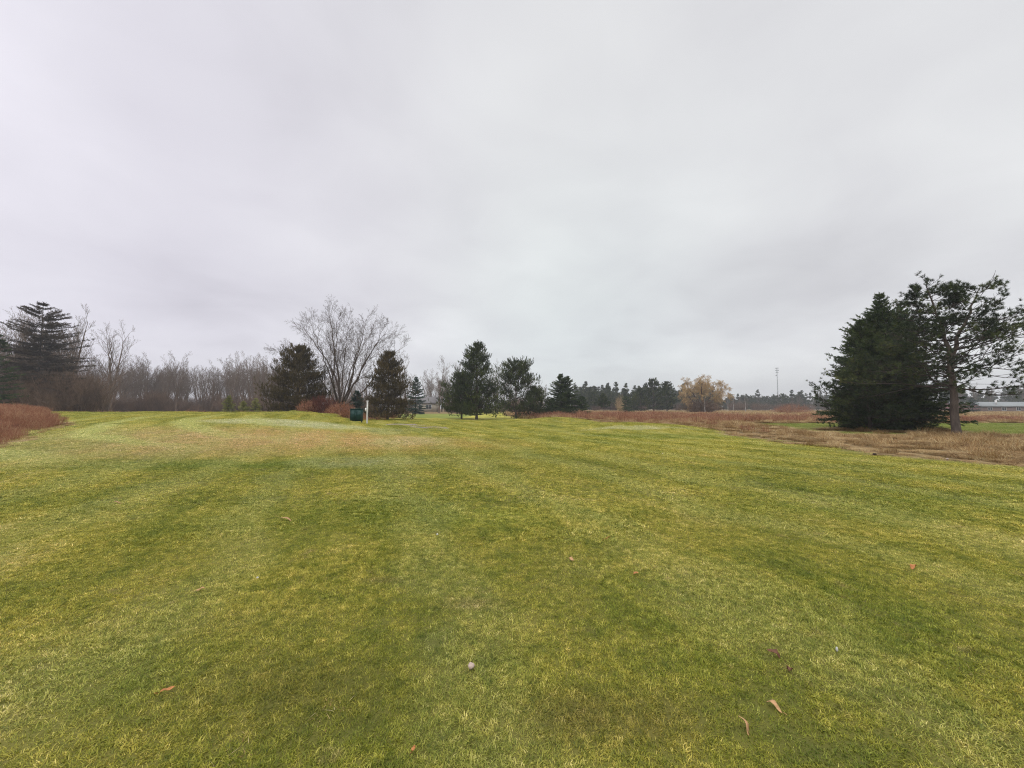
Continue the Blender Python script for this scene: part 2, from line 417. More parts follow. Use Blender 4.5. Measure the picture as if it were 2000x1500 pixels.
g = np.random.default_rng(3)
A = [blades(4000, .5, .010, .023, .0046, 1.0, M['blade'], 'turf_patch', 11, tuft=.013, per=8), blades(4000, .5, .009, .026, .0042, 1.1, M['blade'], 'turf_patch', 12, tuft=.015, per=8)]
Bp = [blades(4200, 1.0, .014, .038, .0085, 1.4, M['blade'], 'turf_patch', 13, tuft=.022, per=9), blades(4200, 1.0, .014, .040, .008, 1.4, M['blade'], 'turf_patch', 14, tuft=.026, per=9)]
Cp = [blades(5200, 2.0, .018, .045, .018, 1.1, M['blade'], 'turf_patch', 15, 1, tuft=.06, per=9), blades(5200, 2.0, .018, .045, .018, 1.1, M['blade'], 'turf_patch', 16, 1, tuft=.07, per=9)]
def fan(y0, y1, step, margin=1.0):
    x, y = jit(-1.38 * y1 - margin, 1.38 * y1 + margin, y0, y1, step, g)
    k = (np.abs(x) < 1.38 * np.maximum(y, 0) + margin) & lawn_ok(x, y)
    return np.stack([x[k], y[k]], -1)
scn = []
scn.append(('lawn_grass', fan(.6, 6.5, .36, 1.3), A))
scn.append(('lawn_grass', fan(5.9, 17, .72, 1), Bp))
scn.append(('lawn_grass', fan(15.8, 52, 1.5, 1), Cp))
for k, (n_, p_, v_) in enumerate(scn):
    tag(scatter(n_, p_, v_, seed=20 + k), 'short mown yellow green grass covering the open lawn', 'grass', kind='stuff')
# pale stray clippings and taller thatch tufts between the mown blades
thatch = [blades(26, .12, .012, .030, .0035, 1.8, M['meadow'], 'thatch_tuft', 40 + k) for k in range(2)]
x, y = jit(-9, 9, .8, 8, .5, g); k = (g.random(len(x)) < .15) & (np.abs(x) < 1.4 * y + 1)
tag(scatter('dry_thatch', np.stack([x[k], y[k]], -1), thatch, seed=31), 'tiny straw coloured tufts of dead grass in the near lawn', 'grass', kind='stuff')

# second fairway
x, y = jit(18, 62, 21, 44, 1.4, g); k = in_green(x, y)
fp = [blades(3000, 1.6, .02, .05, .014, 1.0, M['fairway'], 'fairway_patch', 17, 1)]
tag(scatter('fairway_grass', np.stack([x[k], y[k]], -1), fp, seed=33), 'bright green mown strip behind the big pine trunk', 'grass', kind='stuff')

# dry meadow
def meadow_patch(seed, N=460, h0=.10, h1=.34, lean=2.6, r=.55, w=.013):
    return blades(N, r, h0, h1, w, lean, M['meadow'], 'meadow_patch', seed, bias=.8)
mp = [meadow_patch(50), meadow_patch(51), meadow_patch(53), meadow_patch(52, 160, .2, .5, 1.0, .35, .010)]
x, y = jit(0, 64, 7, 64, .62, g)
k = (x > edge(y) + .25) & ~in_green(x, y) & (x < 1.4 * y + 3)
size = .55 + .6 * sst((x - edge(y)) / 4) + .35 * np.sin(x * .9) * np.sin(y * .7) + g.normal(0, .15, len(x)) - .25 * (y < 30)
tag(scatter('meadow_grass', np.stack([x, y, np.clip(size, .3, 1.6)], -1)[k], mp, seed=34), 'matted tan and rust coloured dry grass right of the mown lawn', 'grass', kind='stuff')
x, y = jit(-5, 220, 60, 170, 2.2, g)
k = (x > edge(y) + 1) & (x < 1.4 * y + 3) & ~((y < 95) & (x > 95))
fm = [blades(500, 1.7, .25, .8, .05, 1.0, M['meadow'], 'meadow_patch', 55)]
tag(scatter('far_meadow_grass', np.stack([x, y], -1)[k], fm, seed=35), 'pale dry grass in the distant open field', 'grass', kind='stuff')
# fringe grass along the left rough
x, y = jit(-60, -18, 13, 60, .55, g); k = in_left(x - .3, y) & (x > -1.42 * y - 2)
dl = np.clip((left_edge(y) - x) / 2.5, .35, 1)
tag(scatter('rough_grass', np.stack([x, y, dl], -1)[k], mp, seed=36), 'pale dry grass at the foot of the red brush on the left', 'grass', kind='stuff')

# red brush ----------------------------------------------------------------------
def brush_patch(n, r, h, rad, mat, seed, twigs=4, lean=.25, k=3):
    g = np.random.default_rng(seed); mbp = MB()
    for _ in range(n):
        a = g.random() * 2 * PI; q = r * math.sqrt(g.random()); p = np.array([q * math.cos(a), q * math.sin(a), 0])
        hh = h * g.uniform(.55, 1.05); d = np.array([g.normal(0, lean), g.normal(0, lean), 1.])
        b_ = p + d * hh * .5; c_ = b_ + (d + [g.normal(0, lean), g.normal(0, lean), 0]) * hh * .5
        tn = g.random(); mbp.tube([p, b_, c_], [rad, rad * .8, rad * .35], k, tn)
        for _ in range(twigs):
            f = g.uniform(.3, .95); s0 = p + (b_ - p) * f * 2 if f < .5 else b_ + (c_ - b_) * (f * 2 - 1)
            e = s0 + np.array([g.normal(0, .5), g.normal(0, .5), .9]) * hh * g.uniform(.15, .35)
            mbp.tube([s0, e], [rad * .6, rad * .3], k, min(1, tn + .15))
    return mbp.obj('brush_clump', mat, link=False)
bc = [brush_patch(60, .7, 1.0, .008, M['dogwood'], 60 + k) for k in range(3)]
x, y = jit(-62, -18, 15, 60, .6, g)
dl = left_edge(y) - x
k = (dl > .4) & (y > 14.6) & (y < 42) & (x > -1.42 * y - 2)
tag(scatter('red_brush', np.stack([x, y, np.clip((.28 + dl * .12) * g.uniform(.7, 1.25, len(x)), .22, .72)], -1)[k], bc, seed=37, tilt=False), 'reddish bare brush at the left edge of the lawn', 'brush', kind='stuff')
bf = [brush_patch(45, 1.0, 1.1, .014, M['dogwood'], 70 + k, 3) for k in range(3)]
P_ = []
def band(x0, x1, y0, y1, step, cond, s0, s1):
    x, y = jit(x0, x1, y0, y1, step, g); k = cond(x, y)
    P_.append(np.stack([x[k], y[k], g.uniform(s0, s1, k.sum())], -1))
band(4, 60, 38, 60, 1.0, lambda x, y: (x > edge(y) + 1.0 + (y < 46) * 2) & (x < 22 + (y - 38) * 1.1) & (g.random(len(x)) < .8 * sst((y - 37) / 7)), .4, .95)
band(-4, 30, 60, 78, 1.2, lambda x, y: (x > edge(y) + .6), .8, 1.2)
band(24, 90, 44, 52, 1.0, lambda x, y: (x > 24) & (x < 1.4 * y + 2), .5, .72)
band(28, 120, 52, 66, 1.5, lambda x, y: (x < 1.4 * y + 2) & (x < 45) & (g.random(len(x)) < .75), .6, 1.0)
band(13, 45, 24, 38, 1.1, lambda x, y: (x > 16) & (x < 16 + (y - 24) * .35) & (g.random(len(x)) < .25), .3, .6)
band(-75, -14, 46, 64, 1.2, lambda x, y: (x < -15 - (y - 44) * .1) & (g.random(len(x)) < .7) & (x > -1.4 * y), .6, .95)
PB = np.concatenate(P_); PB[:, 2] = np.clip(PB[:, 2] * .85, .25, .8); PB[:, 2] *= [min(1.12, max(.4, .9 + 1.3 * mnoise.noise(Vector((a * .22, b * .22, 0))))) for a, b in PB[:, :2]]
tag(scatter('red_brush', PB, bf, seed=38, tilt=False), 'band of rusty red bare brush across the far side of the field', 'brush', kind='stuff')

# ------------------------------------------------------------------ trees
def unit(v): return v / (np.linalg.norm(v) + 1e-9)
class Bare:
    def __init__(s, seed, k_hi=6): s.g = np.random.default_rng(seed); s.tr = MB(); s.cr = MB(); s.k_hi = k_hi
    def limb(s, P, r0, r1, mesh, k): mesh.tube(P, np.linspace(r0, r1, len(P)), k, s.g.uniform(.3, .7))
    def spread(s, P, r0, r1, length, lv, prm):
        """children along a limb given by its points"""
        g = s.g; P = np.asarray(P); n = prm['n'][lv]; t0 = prm['t0'][lv]
        seg = len(P) - 1
        for q in range(n):
            u = t0 + (1 - t0) * (q + g.random()) / n
            a = u * seg; i = min(int(a), seg - 1); f = a - i
            p = P[i] * (1 - f) + P[i + 1] * f; T = unit(P[i + 1] - P[i])
            ph = g.random() * 2 * PI
            w = unit(np.cross(T, [math.cos(ph), math.sin(ph), .1]))
            an = prm['ang'][lv] * g.uniform(.7, 1.3)
            d = T * math.cos(an) + w * math.sin(an)
            L = length * prm['len'][lv] * (1 - (.62 if lv == 0 else .45) * u) * g.uniform(.65, 1.3)
            rr = (r0 + (r1 - r0) * u) * prm['rad'][lv]
            s.grow(p, d, L, rr, lv + 1, prm)
    def grow(s, p, d, L, r, lv, prm):
        g = s.g; n = 4 if lv <= 2 else 3; P = [p]; d = unit(d)
        rmin = prm.get('rmin', .008); r = max(r, rmin)
        for q in range(n):
            d = unit(d + g.normal(0, prm['wob'], 3) + np.array([0, 0, prm['up'][min(lv, len(prm['up']) - 1)]]))
            P.append(P[-1] + d * L / n)
        r1 = max(r * .3, rmin * .6)
        s.limb(P, r, r1, s.cr, 5 if lv <= 1 else 3)
        if lv < prm['levels']: s.spread(P, r, r1, L, lv, prm)
    def finish(s, name, label, cat, loc, tm, cm, group=None):
        o = empty(name, loc, label, cat, group)
        s.tr.obj('trunk', tm, o, smooth=True); s.cr.obj('crown', cm, o)
        return o

FOREST = dict(levels=4, n=[15, 7, 4, 2], t0=[.3, .2, .25, .3], ang=[.6, .55, .5, .5], len=[.58, .52, .5, .5], rad=[.4, .5, .6, .7], wob=.05, up=[.2, .12, .08, .04], rmin=.011)
def forest_tree(name, label, cat, loc, h, seed, prm=FOREST, tm='bark_grey', cm='bark_grey', r=.26, lean=(0, 0), forks=1, group=None, fork_z=.3):
    b_ = Bare(seed); g = b_.g; h *= .92
    for f in range(forks):
        a = g.random() * 2 * PI; sp = (0 if forks == 1 else .11) * h
        top_ = np.array([lean[0] + sp * math.cos(a + f * 2.4), lean[1] + sp * math.sin(a + f * 2.4), h * g.uniform(.9, 1)])
        n = 9; P = []
        for q in range(n):
            u = q / (n - 1); v = max(0, (u - fork_z) / (1 - fork_z)) if forks > 1 else u
            P.append([top_[0] * v + g.normal(0, .012 * h * u), top_[1] * v + g.normal(0, .012 * h * u), top_[2] * u])
        P[0][2] = -.3
        R = r * (1 - .93 * np.linspace(0, 1, n) ** .8); R[0] *= 1.25
        if forks > 1: R[1:] *= .8
        b_.tr.tube(P, R, 7, .5)
        prm2 = dict(prm)
        if forks > 1: prm2['n'] = [max(6, int(prm['n'][0] * .75))] + prm['n'][1:]
        b_.spread(P, r * .75, r * .1, h * .62, 0, prm2)
    return b_.finish(name, label, cat, loc, M[tm], M[cm], group)

def pine(name, label, loc, h, w, seed, mat='pine', z0=.1, tiers=16, per=5, subs=9, nn=16, nl=.15, nw=.012, tr=.18, leaders=None, rise=.25, prof=1.0, sparse=.35, droop=0., bare=.4, group=None, cat='tree', bk='bark_pine', bk_l='bark_dark', shoot=.16, sub_len=.30, spr=.62, nt3=6, gap=-.22, gs=1.1, wobb=.09, upt=.9):
    g = np.random.default_rng(seed); T = MB(); L = MB(); Fo = MB()
    C, Dr, Ti = [], [], []
    leaders = leaders or [[(0, 0, -.3), (0, 0, h * .5), (0, 0, h)]]
    for li, ld in enumerate(leaders):
        ld = np.array(ld, float); n = 14; u = np.linspace(0, 1, n); k = np.linspace(0, 1, len(ld))
        P = np.stack([np.interp(u, k, ld[:, c]) for c in range(3)], -1); P[1:-1, :2] += g.normal(0, .035 * tr / .18, (n - 2, 2))
        r0 = tr * (1 if li == 0 else .55)
        R = r0 * (1 - .9 * u ** 1.1); R[0] *= 1.3 if li == 0 else 1
        T.tube(P, R, 10 if tr > .2 else 7, .5)
        zlo, zhi = P[0, 2], P[-1, 2]
        C.append(P[-1]); Dr.append([0, 0, 1]); Ti.append(.8)
        nt = tiers if li == 0 else max(4, int(tiers * .5))
        for q in range(nt):
            fz = (q + g.uniform(.1, .9)) / nt
            z = max(z0 * h, zlo) + (zhi - max(z0 * h, zlo)) * fz
            c = np.array([np.interp(z, P[:, 2], P[:, 0]), np.interp(z, P[:, 2], P[:, 1]), z])
            rel = (z - z0 * h) / (h - z0 * h)
            reach = w / 2 * (min(1, .75 + rel * 1.2) * (1 - max(0, rel) ** prof) ** .75 + .10)
            for a in range(per):
                az = (a + g.random() * .8) * 2 * PI / per + q * 1.3
                ln = reach * g.uniform(.62, 1.15)
                if ln < .15: continue
                hd = np.array([math.cos(az), math.sin(az), 0]); m_ = 6
                up_ = rise * (1 + rel * 1.6) - droop * (1 - rel)
                Q = [c]; d = unit(hd + [0, 0, up_ * .8])
                for s_ in range(m_):
                    d = unit(d + g.normal(0, wobb, 3) + [0, 0, .06 * rise * 4 * (s_ / m_)])
                    Q.append(Q[-1] + d * ln / m_)
                Q = np.array(Q); rb = max(.010, tr * .22 * (ln / (w / 2)) ** .8)
                L.tube(Q, np.linspace(rb, .008, m_ + 1), 4, .5)
                ns = max(3, int(subs * (ln / (w / 2)) ** .6))
                clump = g.random()
                for b_ in range(ns):
                    f = bare + (1 - bare) * (b_ + g.random()) / ns
                    if g.random() < sparse * .5: continue
                    i_ = min(int(f * m_), m_ - 1); p = Q[i_] + (Q[i_ + 1] - Q[i_]) * (f * m_ - i_); t_ = unit(Q[i_ + 1] - Q[i_])
                    side = unit(np.cross(t_, [0, 0, 1])) * (1 if b_ % 2 else -1)
                    dd = unit(t_ * .8 + side * g.uniform(.3, 1) + [0, 0, g.uniform(0, .8)]); sl = ln * sub_len * g.uniform(.6, 1.3) + .12
                    e = p + dd * sl
                    L.tube([p, e], [.012, .006], 3, .5)
                    for s3 in range(nt3):
                        pp = p + dd * sl * (.15 + .95 * s3 / nt3) + g.normal(0, .07 + sl * .07, 3)
                        if mnoise.noise(Vector(pp * gs) + Vector((seed, 0, 0))) < gap: continue
                        C.append(pp); Dr.append(unit(dd * .5 + g.normal(0, .35, 3) + [0, 0, upt])); Ti.append(.25 + .5 * clump + g.normal(0, .1))
                C.append(Q[-1]); Dr.append(unit(d + [0, 0, .5])); Ti.append(.6)
    Fo.needles(C, Dr, nn, nl, nw, spr, shoot, g, np.array(Ti))
    o = empty(name, loc, label, cat, group)
    T.obj('trunk', M[bk], o, smooth=True); L.obj('limbs', M[bk_l], o); Fo.obj('crown', M[mat], o)
    return o

def spruce(name, label, loc, h, w, seed, mat='spruce', tiers=24, per=7, tw=14, nn=9, nl=.10, nw=.014, tr=.14, z0=.04, droop=.25, tops=None, group=None, cat='tree', power=.85, bk='bark_dark', jag=.2, twl=.22, lean_up=0.):
    g = np.random.default_rng(seed); T = MB(); L = MB(); Fo = MB(); C, Dr, Ti = [], [], []
    tops = tops or [(0, 0, 1, 1)]
    for (ox, oy, sh, sw) in tops:
        hh = h * sh; ww = w * sw
        T.tube([[ox * .5, oy * .5, -.3], [ox, oy, hh * .3], [ox, oy, hh * .7], [ox, oy, hh]], [tr * 1.2, tr * .8, tr * .4, .01], 7, .5)
        for q in range(tiers):
            rel = (q + g.uniform(.2, .8)) / tiers; z = hh * (z0 + (1 - z0) * rel)
            reach = ww / 2 * ((1 - rel) ** power) * min(1, .72 + rel * 3) * min(1, .3 + (1 - rel) * 5) + .06
            for a in range(max(4, int(per * (1 - .4 * rel)))):
                az = g.random() * 2 * PI; ln = reach * g.uniform(1 - jag * 1.4, 1 + jag)
                hd = np.array([math.cos(az), math.sin(az), 0]); m_ = 5
                dz = .25 - droop * 2 * (1 - rel) + .5 * rel + lean_up
                Q = [np.array([ox, oy, z])]
                for s_ in range(m_):
                    d = unit(hd + [0, 0, dz + .25 * (s_ / m_) - .1]) + g.normal(0, .08, 3)
                    Q.append(Q[-1] + d * ln / m_)
                Q = np.array(Q)
                if Q[-1, 2] < .12: Q[:, 2] = np.maximum(Q[:, 2], .12 + .1 * g.random())
                L.tube(Q, np.linspace(max(.012, tr * .22 * ln / (w / 2)), .006, m_ + 1), 3, .5)
                nt = max(4, int(tw * (ln / (w / 2)) ** .7)); cl = g.random()
                for b_ in range(nt):
                    f = .12 + .88 * (b_ + g.random()) / nt; i_ = min(int(f * m_), m_ - 1)
                    p = Q[i_] + (Q[i_ + 1] - Q[i_]) * (f * m_ - i_); t_ = unit(Q[i_ + 1] - Q[i_]); side = np.cross(t_, [0, 0, 1])
                    sl = (ln * twl * (1.2 - f) + .10) * g.uniform(.7, 1.3)
                    for sg in (-1, 1):
                        dd = unit(t_ * .7 + side * sg * g.uniform(.5, 1) + [0, 0, g.normal(-.05, .15)])
                        ks = max(1, int(sl / (nl * 1.1)))
                        for s3 in range(ks):
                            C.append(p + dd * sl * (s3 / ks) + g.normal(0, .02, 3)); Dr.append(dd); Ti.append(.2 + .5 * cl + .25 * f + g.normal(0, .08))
                C.append(Q[-1]); Dr.append(unit(Q[-1] - Q[-2])); Ti.append(.7)
        for s3 in range(4): C.append([ox, oy, hh - .12 * s3]); Dr.append([0, 0, 1]); Ti.append(.5)
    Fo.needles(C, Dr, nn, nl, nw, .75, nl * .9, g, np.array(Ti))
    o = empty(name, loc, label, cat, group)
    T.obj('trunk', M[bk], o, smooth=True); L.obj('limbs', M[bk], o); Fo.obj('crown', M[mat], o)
    return o

# --- right foreground pair
pine('pine_tree', 'large open two-topped pine with thick bare lower trunk at the right', at(1861, 22.6), 8.75, 10.6, 101,
     z0=.27, tiers=17, per=5, subs=13, nn=34, nl=.17, nw=.019, tr=.22, rise=.17, prof=.62, sparse=.35, bare=.30, shoot=.12, sub_len=.27, nt3=8, spr=1.15, gap=.0, gs=1.15, wobb=.15, upt=.35, bk_l='bark_dark',
     leaders=[[(0, 0, -.3), (.05, 0, 1.5), (.18, .1, 4.2), (-.15, .1, 6.0), (-.9, .2, 8.75)],
              [(.15, .1, 3.9), (.7, .1, 5.8), (1.4, 0, 7.4), (1.9, -.1, 8.6)]])
pt = at(1729, 28.5)
spruce('spruce_tree', 'broad dense dark spruce whose skirt reaches the grass beside the large pine', pt, top(583, 28.5) - pt.z, 7.5, 102,
       tiers=40, per=11, tw=22, nn=8, nl=.17, nw=.045, tr=.26, power=.5, jag=.22, droop=.2, twl=.28, tops=[(0, 0, .93, 1), (0, 0, 1.04, .42), (1.1, -.4, .95, .4), (-1.3, .3, .84, .5)])
pine('pine_tree', 'bushy dark pine leaning out from the left side of the broad spruce', at(1695, 27.2), 5.0, 6.0, 103,
     z0=.05, tiers=15, per=6, subs=12, nn=20, nl=.17, nw=.026, tr=.11, bk='bark_dark', shoot=.12, spr=1.1, upt=.4, rise=.3, prof=1.6, sparse=.3, bare=.2)

# --- centre evergreens
pp = at(931, 56)
pine('pine_tree', 'tallest pointed dark pine in the middle of the far lawn', pp, top(676, 56) - pp.z, 9.4, 110, z0=.05, tiers=24, per=7, subs=12, nn=12, nl=.24, nw=.045, shoot=.35, tr=.2, rise=.28, droop=.35, prof=.75, sparse=.12, bare=.15)
pp = at(902, 58)
pine('pine_tree', 'lower pine whose crown fills the left side of the tallest pointed pine', pp, 6.2, 7.4, 111, z0=.06, tiers=15, per=7, subs=10, nn=12, nl=.24, nw=.045, shoot=.35, droop=.35, tr=.15, rise=.35, prof=1.3, sparse=.15, bare=.15)
pp = at(1008, 62)
pine('pine_tree', 'ragged pine with twin rounded top just right of the tallest pine', pp, top(707, 62) - pp.z, 8.6, 112, z0=.04, tiers=16, per=6, subs=10, nn=12, nl=.24, nw=.045, shoot=.35, droop=.35, tr=.17, rise=.4, prof=1.4, sparse=.3, bare=.25,
     leaders=[[(0, 0, -.3), (0, 0, 4.5), (-.6, 0, 8.3)], [(0, 0, 4.5), (.9, 0, 8.0)]])
pp = at(1046, 64)
pine('pine_tree', 'small dark pine between the ragged pine and the dense spruce', pp, top(760, 64) - pp.z, 5.6, 113, z0=.05, tiers=12, per=7, subs=9, nn=12, nl=.24, nw=.045, shoot=.3, droop=.4, tr=.1, rise=.3, prof=1.1, sparse=.2, bare=.15)
pp = at(1098, 68)
spruce('spruce_tree', 'dense dark green spruce with two pointed tops right of the centre pines', pp, top(732, 68) - pp.z, 7.4, 114, tiers=26, per=10, tw=14, nn=9, nl=.24, nw=.07, power=.75, jag=.25, twl=.28, tops=[(-.2, 0, 1, .9), (1.0, .4, .95, .8)])
pp = at(1136, 70)
spruce('spruce_tree', 'low spruce at the right foot of the two-topped dense spruce', pp, top(775, 70) - pp.z, 3.4, 115, tiers=14, per=8, tw=10, nn=8, nl=.24, nw=.07, power=.8, jag=.28)
pp = at(1072, 70)
spruce('spruce_tree', 'low dark spruce at the left foot of the two-topped dense spruce', pp, top(782, 70) - pp.z, 3.0, 116, tiers=14, per=8, tw=10, nn=8, nl=.24, nw=.07, power=.8, jag=.28)
# --- left-of-centre evergreens
pp = at(582, 50)
pine('pine_tree', 'rounded bronze green pine left of the big bare tree', pp, top(683, 50) - pp.z, 7.4, 120, mat='pine_brown', z0=.04, gap=-.34, tiers=19, per=8, subs=12, nn=12, nl=.24, nw=.042, shoot=.33, droop=.35, tr=.18, rise=.3, prof=1.7, sparse=.08, bare=.2)
pp = at(758, 50)
pine('pine_tree', 'bronze green pointed pine behind the pale post', pp, top(692, 50) - pp.z, 7.2, 121, mat='pine_brown', z0=.03, tiers=21, per=7, subs=11, nn=12, nl=.24, nw=.042, shoot=.33, droop=.4, tr=.15, rise=.28, prof=.85, sparse=.12, bare=.15)
pp = at(697, 52)
spruce('spruce_tree', 'small blue green spruce behind the green cabinet', pp, top(765, 52) - pp.z, 2.9, 122, mat='spruce_blue', tiers=18, per=9, tw=11, nn=9, nl=.18, nw=.06)
pp = at(812, 92)
spruce('spruce_tree', 'mid sized grey green spruce in front of the beige house', pp, top(737, 92) - pp.z, 5.4, 123, mat='spruce_blue', tiers=22, per=9, tw=12, nn=9, nl=.28, nw=.10, jag=.3)
for i, (px, D, ty, w, lb) in enumerate([(447, 70, 774, 2.6, 'yellow green young spruce, the tallest of three by the left wood'), (476, 71, 785, 2.7, 'young green spruce standing in the middle of the three small ones'), (500, 72, 779, 2.2, 'slim young green spruce, the right one of the three small ones')]):
    pp = at(px, D)
    spruce('young_spruce', lb, pp, top(ty, D) - pp.z, w, 130 + i, mat='spruce_young', tiers=16, per=9, tw=10, nn=9, nl=.18, nw=.06, tr=.06, jag=.25, group='three young spruces by the wood')

# --- the big bare tree
b_ = Bare(140); D = 54
prm = dict(levels=4, n=[16, 7, 4, 2], t0=[.22, .15, .25, .3], ang=[.60, .62, .6, .55], len=[.42, .55, .52, .5], rad=[.38, .5, .6, .7], wob=.055, up=[.10, .07, .04, .02], rmin=.009)
b_.tr.tube([[0, 0, -.4], [.02, 0, .8], [0, 0, 1.9]], [.42, .30, .27], 10, .5)
limbs = [([0, 0, 1.9], [.3, .2, 6], [.5, .3, 10], [.6, .4, 13.5], [.7, .5, 15.6], .12), ([.2, 0, 1.9], [1.8, .4, 5.5], [3.2, .7, 9], [4.8, 1, 12], [5.6, 1.2, 14.4], .15), ([-.1, -.1, 1.9], [-1, -.8, 6], [-2.2, -1.2, 10], [-3.2, -1.4, 13], [-3.8, -1.5, 15], .15),
         ([0, 0, 1.6], [-.3, .3, 5.5], [-2.2, .5, 9], [-4.6, .8, 12.3], [-5.9, 1, 14.2], .20), ([-.1, .1, 1.6], [0, -.2, 6], [-.9, -.3, 10.5], [-1.2, -.4, 13.8], [-1.6, -.5, 16.2], .21),
         ([.1, 0, 1.6], [1.3, .3, 4.5], [1.6, .6, 8], [2.5, .9, 12.3], [3.1, 1.2, 16], .20), ([.2, 0, 1.8], [2, -.5, 5], [3.5, -1, 8], [5.4, -1.6, 11], [7, -2, 13.4], .17),
         ([.2, 0, 1.6], [3.4, .3, 4.4], [5, .5, 7], [6.3, .8, 9.6], [8.8, 1, 11.4], .16), ([-.2, 0, 1.6], [-1.3, -.3, 4], [-3.1, -.6, 7], [-5.8, -1, 9.2], [-8.2, -1.4, 10.6], .14),
         ([0, .2, 1.9], [.2, 1.6, 5], [.5, 3, 8.5], [.8, 4.6, 12], [.9, 5.2, 15], .16), ([0, -.2, 1.9], [-.4, -1.6, 5], [.4, -3, 8.5], [1.2, -4.2, 11.5], [1.4, -5, 14], .16),
         ([-.1, .1, 1.7], [-1.6, 1.6, 5], [-2.6, 3, 8.5], [-3.4, 4.2, 11.5], [-4.4, 5, 13.5], .14), ([.1, -.1, 1.7], [1.8, -1.8, 4.5], [3.0, -3, 7.5], [4.4, -4.2, 10], [5.2, -5, 12], .14)]
for l in limbs:
    k5 = np.array(l[:5], float); u = np.linspace(0, 1, 13)
    Q = np.stack([np.interp(u, np.linspace(0, 1, 5), k5[:, c]) for c in range(3)], -1)
    for _ in range(2): Q[1:-1] = (Q[:-2] + Q[2:] + 2 * Q[1:-1]) / 4
    Q[1:-1] += b_.g.normal(0, .07, (11, 3)); b_.tr.tube(Q, l[5] * .72 * (1 - .9 * u), 7, .5)
    b_.spread(Q, l[5] * .5, .03, 12, 0, prm)
bigt = b_.finish('bare_tree', 'big wide-spreading bare tree forking low above the dark red shrub', 'tree', at(664, D), M['bark_maple'], M['bark_maple'])
bigt.scale = (1.0, .94, .90)

# --- bare trees one can tell apart (prototypes then copies)
def bt(px, D, ty, label, seed, **k):
    p = at(px, D); return forest_tree('bare_tree', label, 'tree', p, top(ty, D) - p.z, seed, **k)
bt(216, 82, 624, 'tall bare tree with slightly leaning trunk alone in front of the left wood', 250, forks=3, lean=(.3, 0), r=.38, fork_z=.22)
bt(150, 84, 622, 'tall bare tree just right of the tiered conifer', 151, forks=2, r=.28)
bt(6, 62, 588, 'tall bare tree at the left edge of the photo behind the tiered conifer', 152, forks=2, r=.3)
bt(858, 112, 697, 'bare tree with narrow crown left of the centre pines', 153, forks=2, r=.26)
bt(782, 96, 684, 'bare tree with rounded crown behind the bronze pointed pine', 154, forks=3, r=.28)
bt(500, 100, 690, 'bare tree at the right end of the left wood beside the bronze pine', 155, forks=3, r=.3)
bt(452, 108, 694, 'bare tree standing behind the tallest young spruce', 156, forks=2, r=.26)
bt(345, 108, 684, 'bare tree in the middle of the left wood', 157, forks=3, r=.28)
bt(888, 140, 706, 'faint bare tree behind the left shoulder of the tallest pine', 158, forks=2, r=.22)
bt(972, 120, 706, 'bare tree seen between the tallest pine and the ragged pine', 159, forks=2, r=.2)
bt(1035, 95, 728, 'bare tree peeping out behind the right side of the ragged pine', 160, forks=2, r=.16)
pp = at(72, 62)
spruce('tiered_conifer', 'tall brown conifer with flat airy tiers of branches at the left edge', pp, top(592, 62) - pp.z, 12.5, 161, mat='hemlock', tiers=25, per=11, tw=20, nn=11, nl=.34, nw=.06, tr=.22, power=.42, jag=.32, droop=.05, z0=.16, twl=.2, lean_up=-.30)
pp = at(-8, 44)
spruce('spruce_tree', 'dark green spruce cut by the left edge of the photo', pp, 9.4, 5.4, 162, tiers=20, per=8, tw=12, nn=9, nl=.2, nw=.04)
pp = at(128, 60)
spruce('spruce_tree', 'short dark evergreen under the tall bare tree near the tiered conifer', pp, 6.0, 5, 163, mat='hemlock', tiers=12, per=7, tw=10, nn=8, nl=.25, nw=.04)

# --- the wood behind as one mass
FW = dict(FOREST, n=[13, 7, 4, 2], rmin=.015)
protos = []
for k in range(4):
    o = Bare(170 + k); h = 17
    gg = o.g; mbx = o.cr
    for f in range(2):
        a = gg.random() * 2 * PI; u = np.linspace(0, 1, 8)
        Q = np.stack([np.maximum(0, u - .3) * 3 * math.cos(a + f * 2.6) * 1.2, np.maximum(0, u - .3) * 3 * math.sin(a + f * 2.6) * 1.2, u * h * gg.uniform(.88, 1)], -1)
        Q[1:] += gg.normal(0, .15, (7, 3)); mbx.tube(Q, .30 * (1 - .9 * u), 5, .8)
        o.spread(Q, .15, .02, h * .6, 0, FW)
    protos.append(mbx.obj('wood_tree', M['bark_grey'], link=False))
pts = []
def wood(px0, px1, D0, D1, n, s0, s1):
    for _ in range(n):
        D = g.uniform(D0, D1); x = (g.uniform(px0, px1) - 1000) / F * D
        pts.append((x, D, g.uniform(s0, s1)))
wood(-60, 130, 68, 110, 42, .75, 1.02)
wood(125, 330, 115, 160, 60, .68, .90)
wood(300, 560, 115, 165, 84, .76, 1.0)
wood(540, 860, 150, 200, 45, .75, 1.0)
wood(840, 1060, 150, 200, 26, .6, .85)
tag(scatter('bare_wood', pts, protos, seed=40, tilt=False, scale=(.9, 1.1)), 'grey brown mass of bare trees along the left background', 'wood', kind='stuff')
ub = [brush_patch(150, 2.4, 6.0, .02, M['underbrush'], 180 + k, 7, .28) for k in range(3)]
pts = []
wood(-60, 170, 58, 90, 80, .6, 1.15)
wood(120, 330, 92, 125, 80, .35, .85)
wood(300, 560, 108, 140, 90, .35, .85)
wood(540, 800, 120, 170, 60, .6, 1.0)
wood(860, 1060, 120, 170, 30, .5, .9)
tag(scatter('undergrowth', pts, ub, seed=41, tilt=False), 'dark twiggy undergrowth at the foot of the left wood', 'undergrowth', kind='stuff')

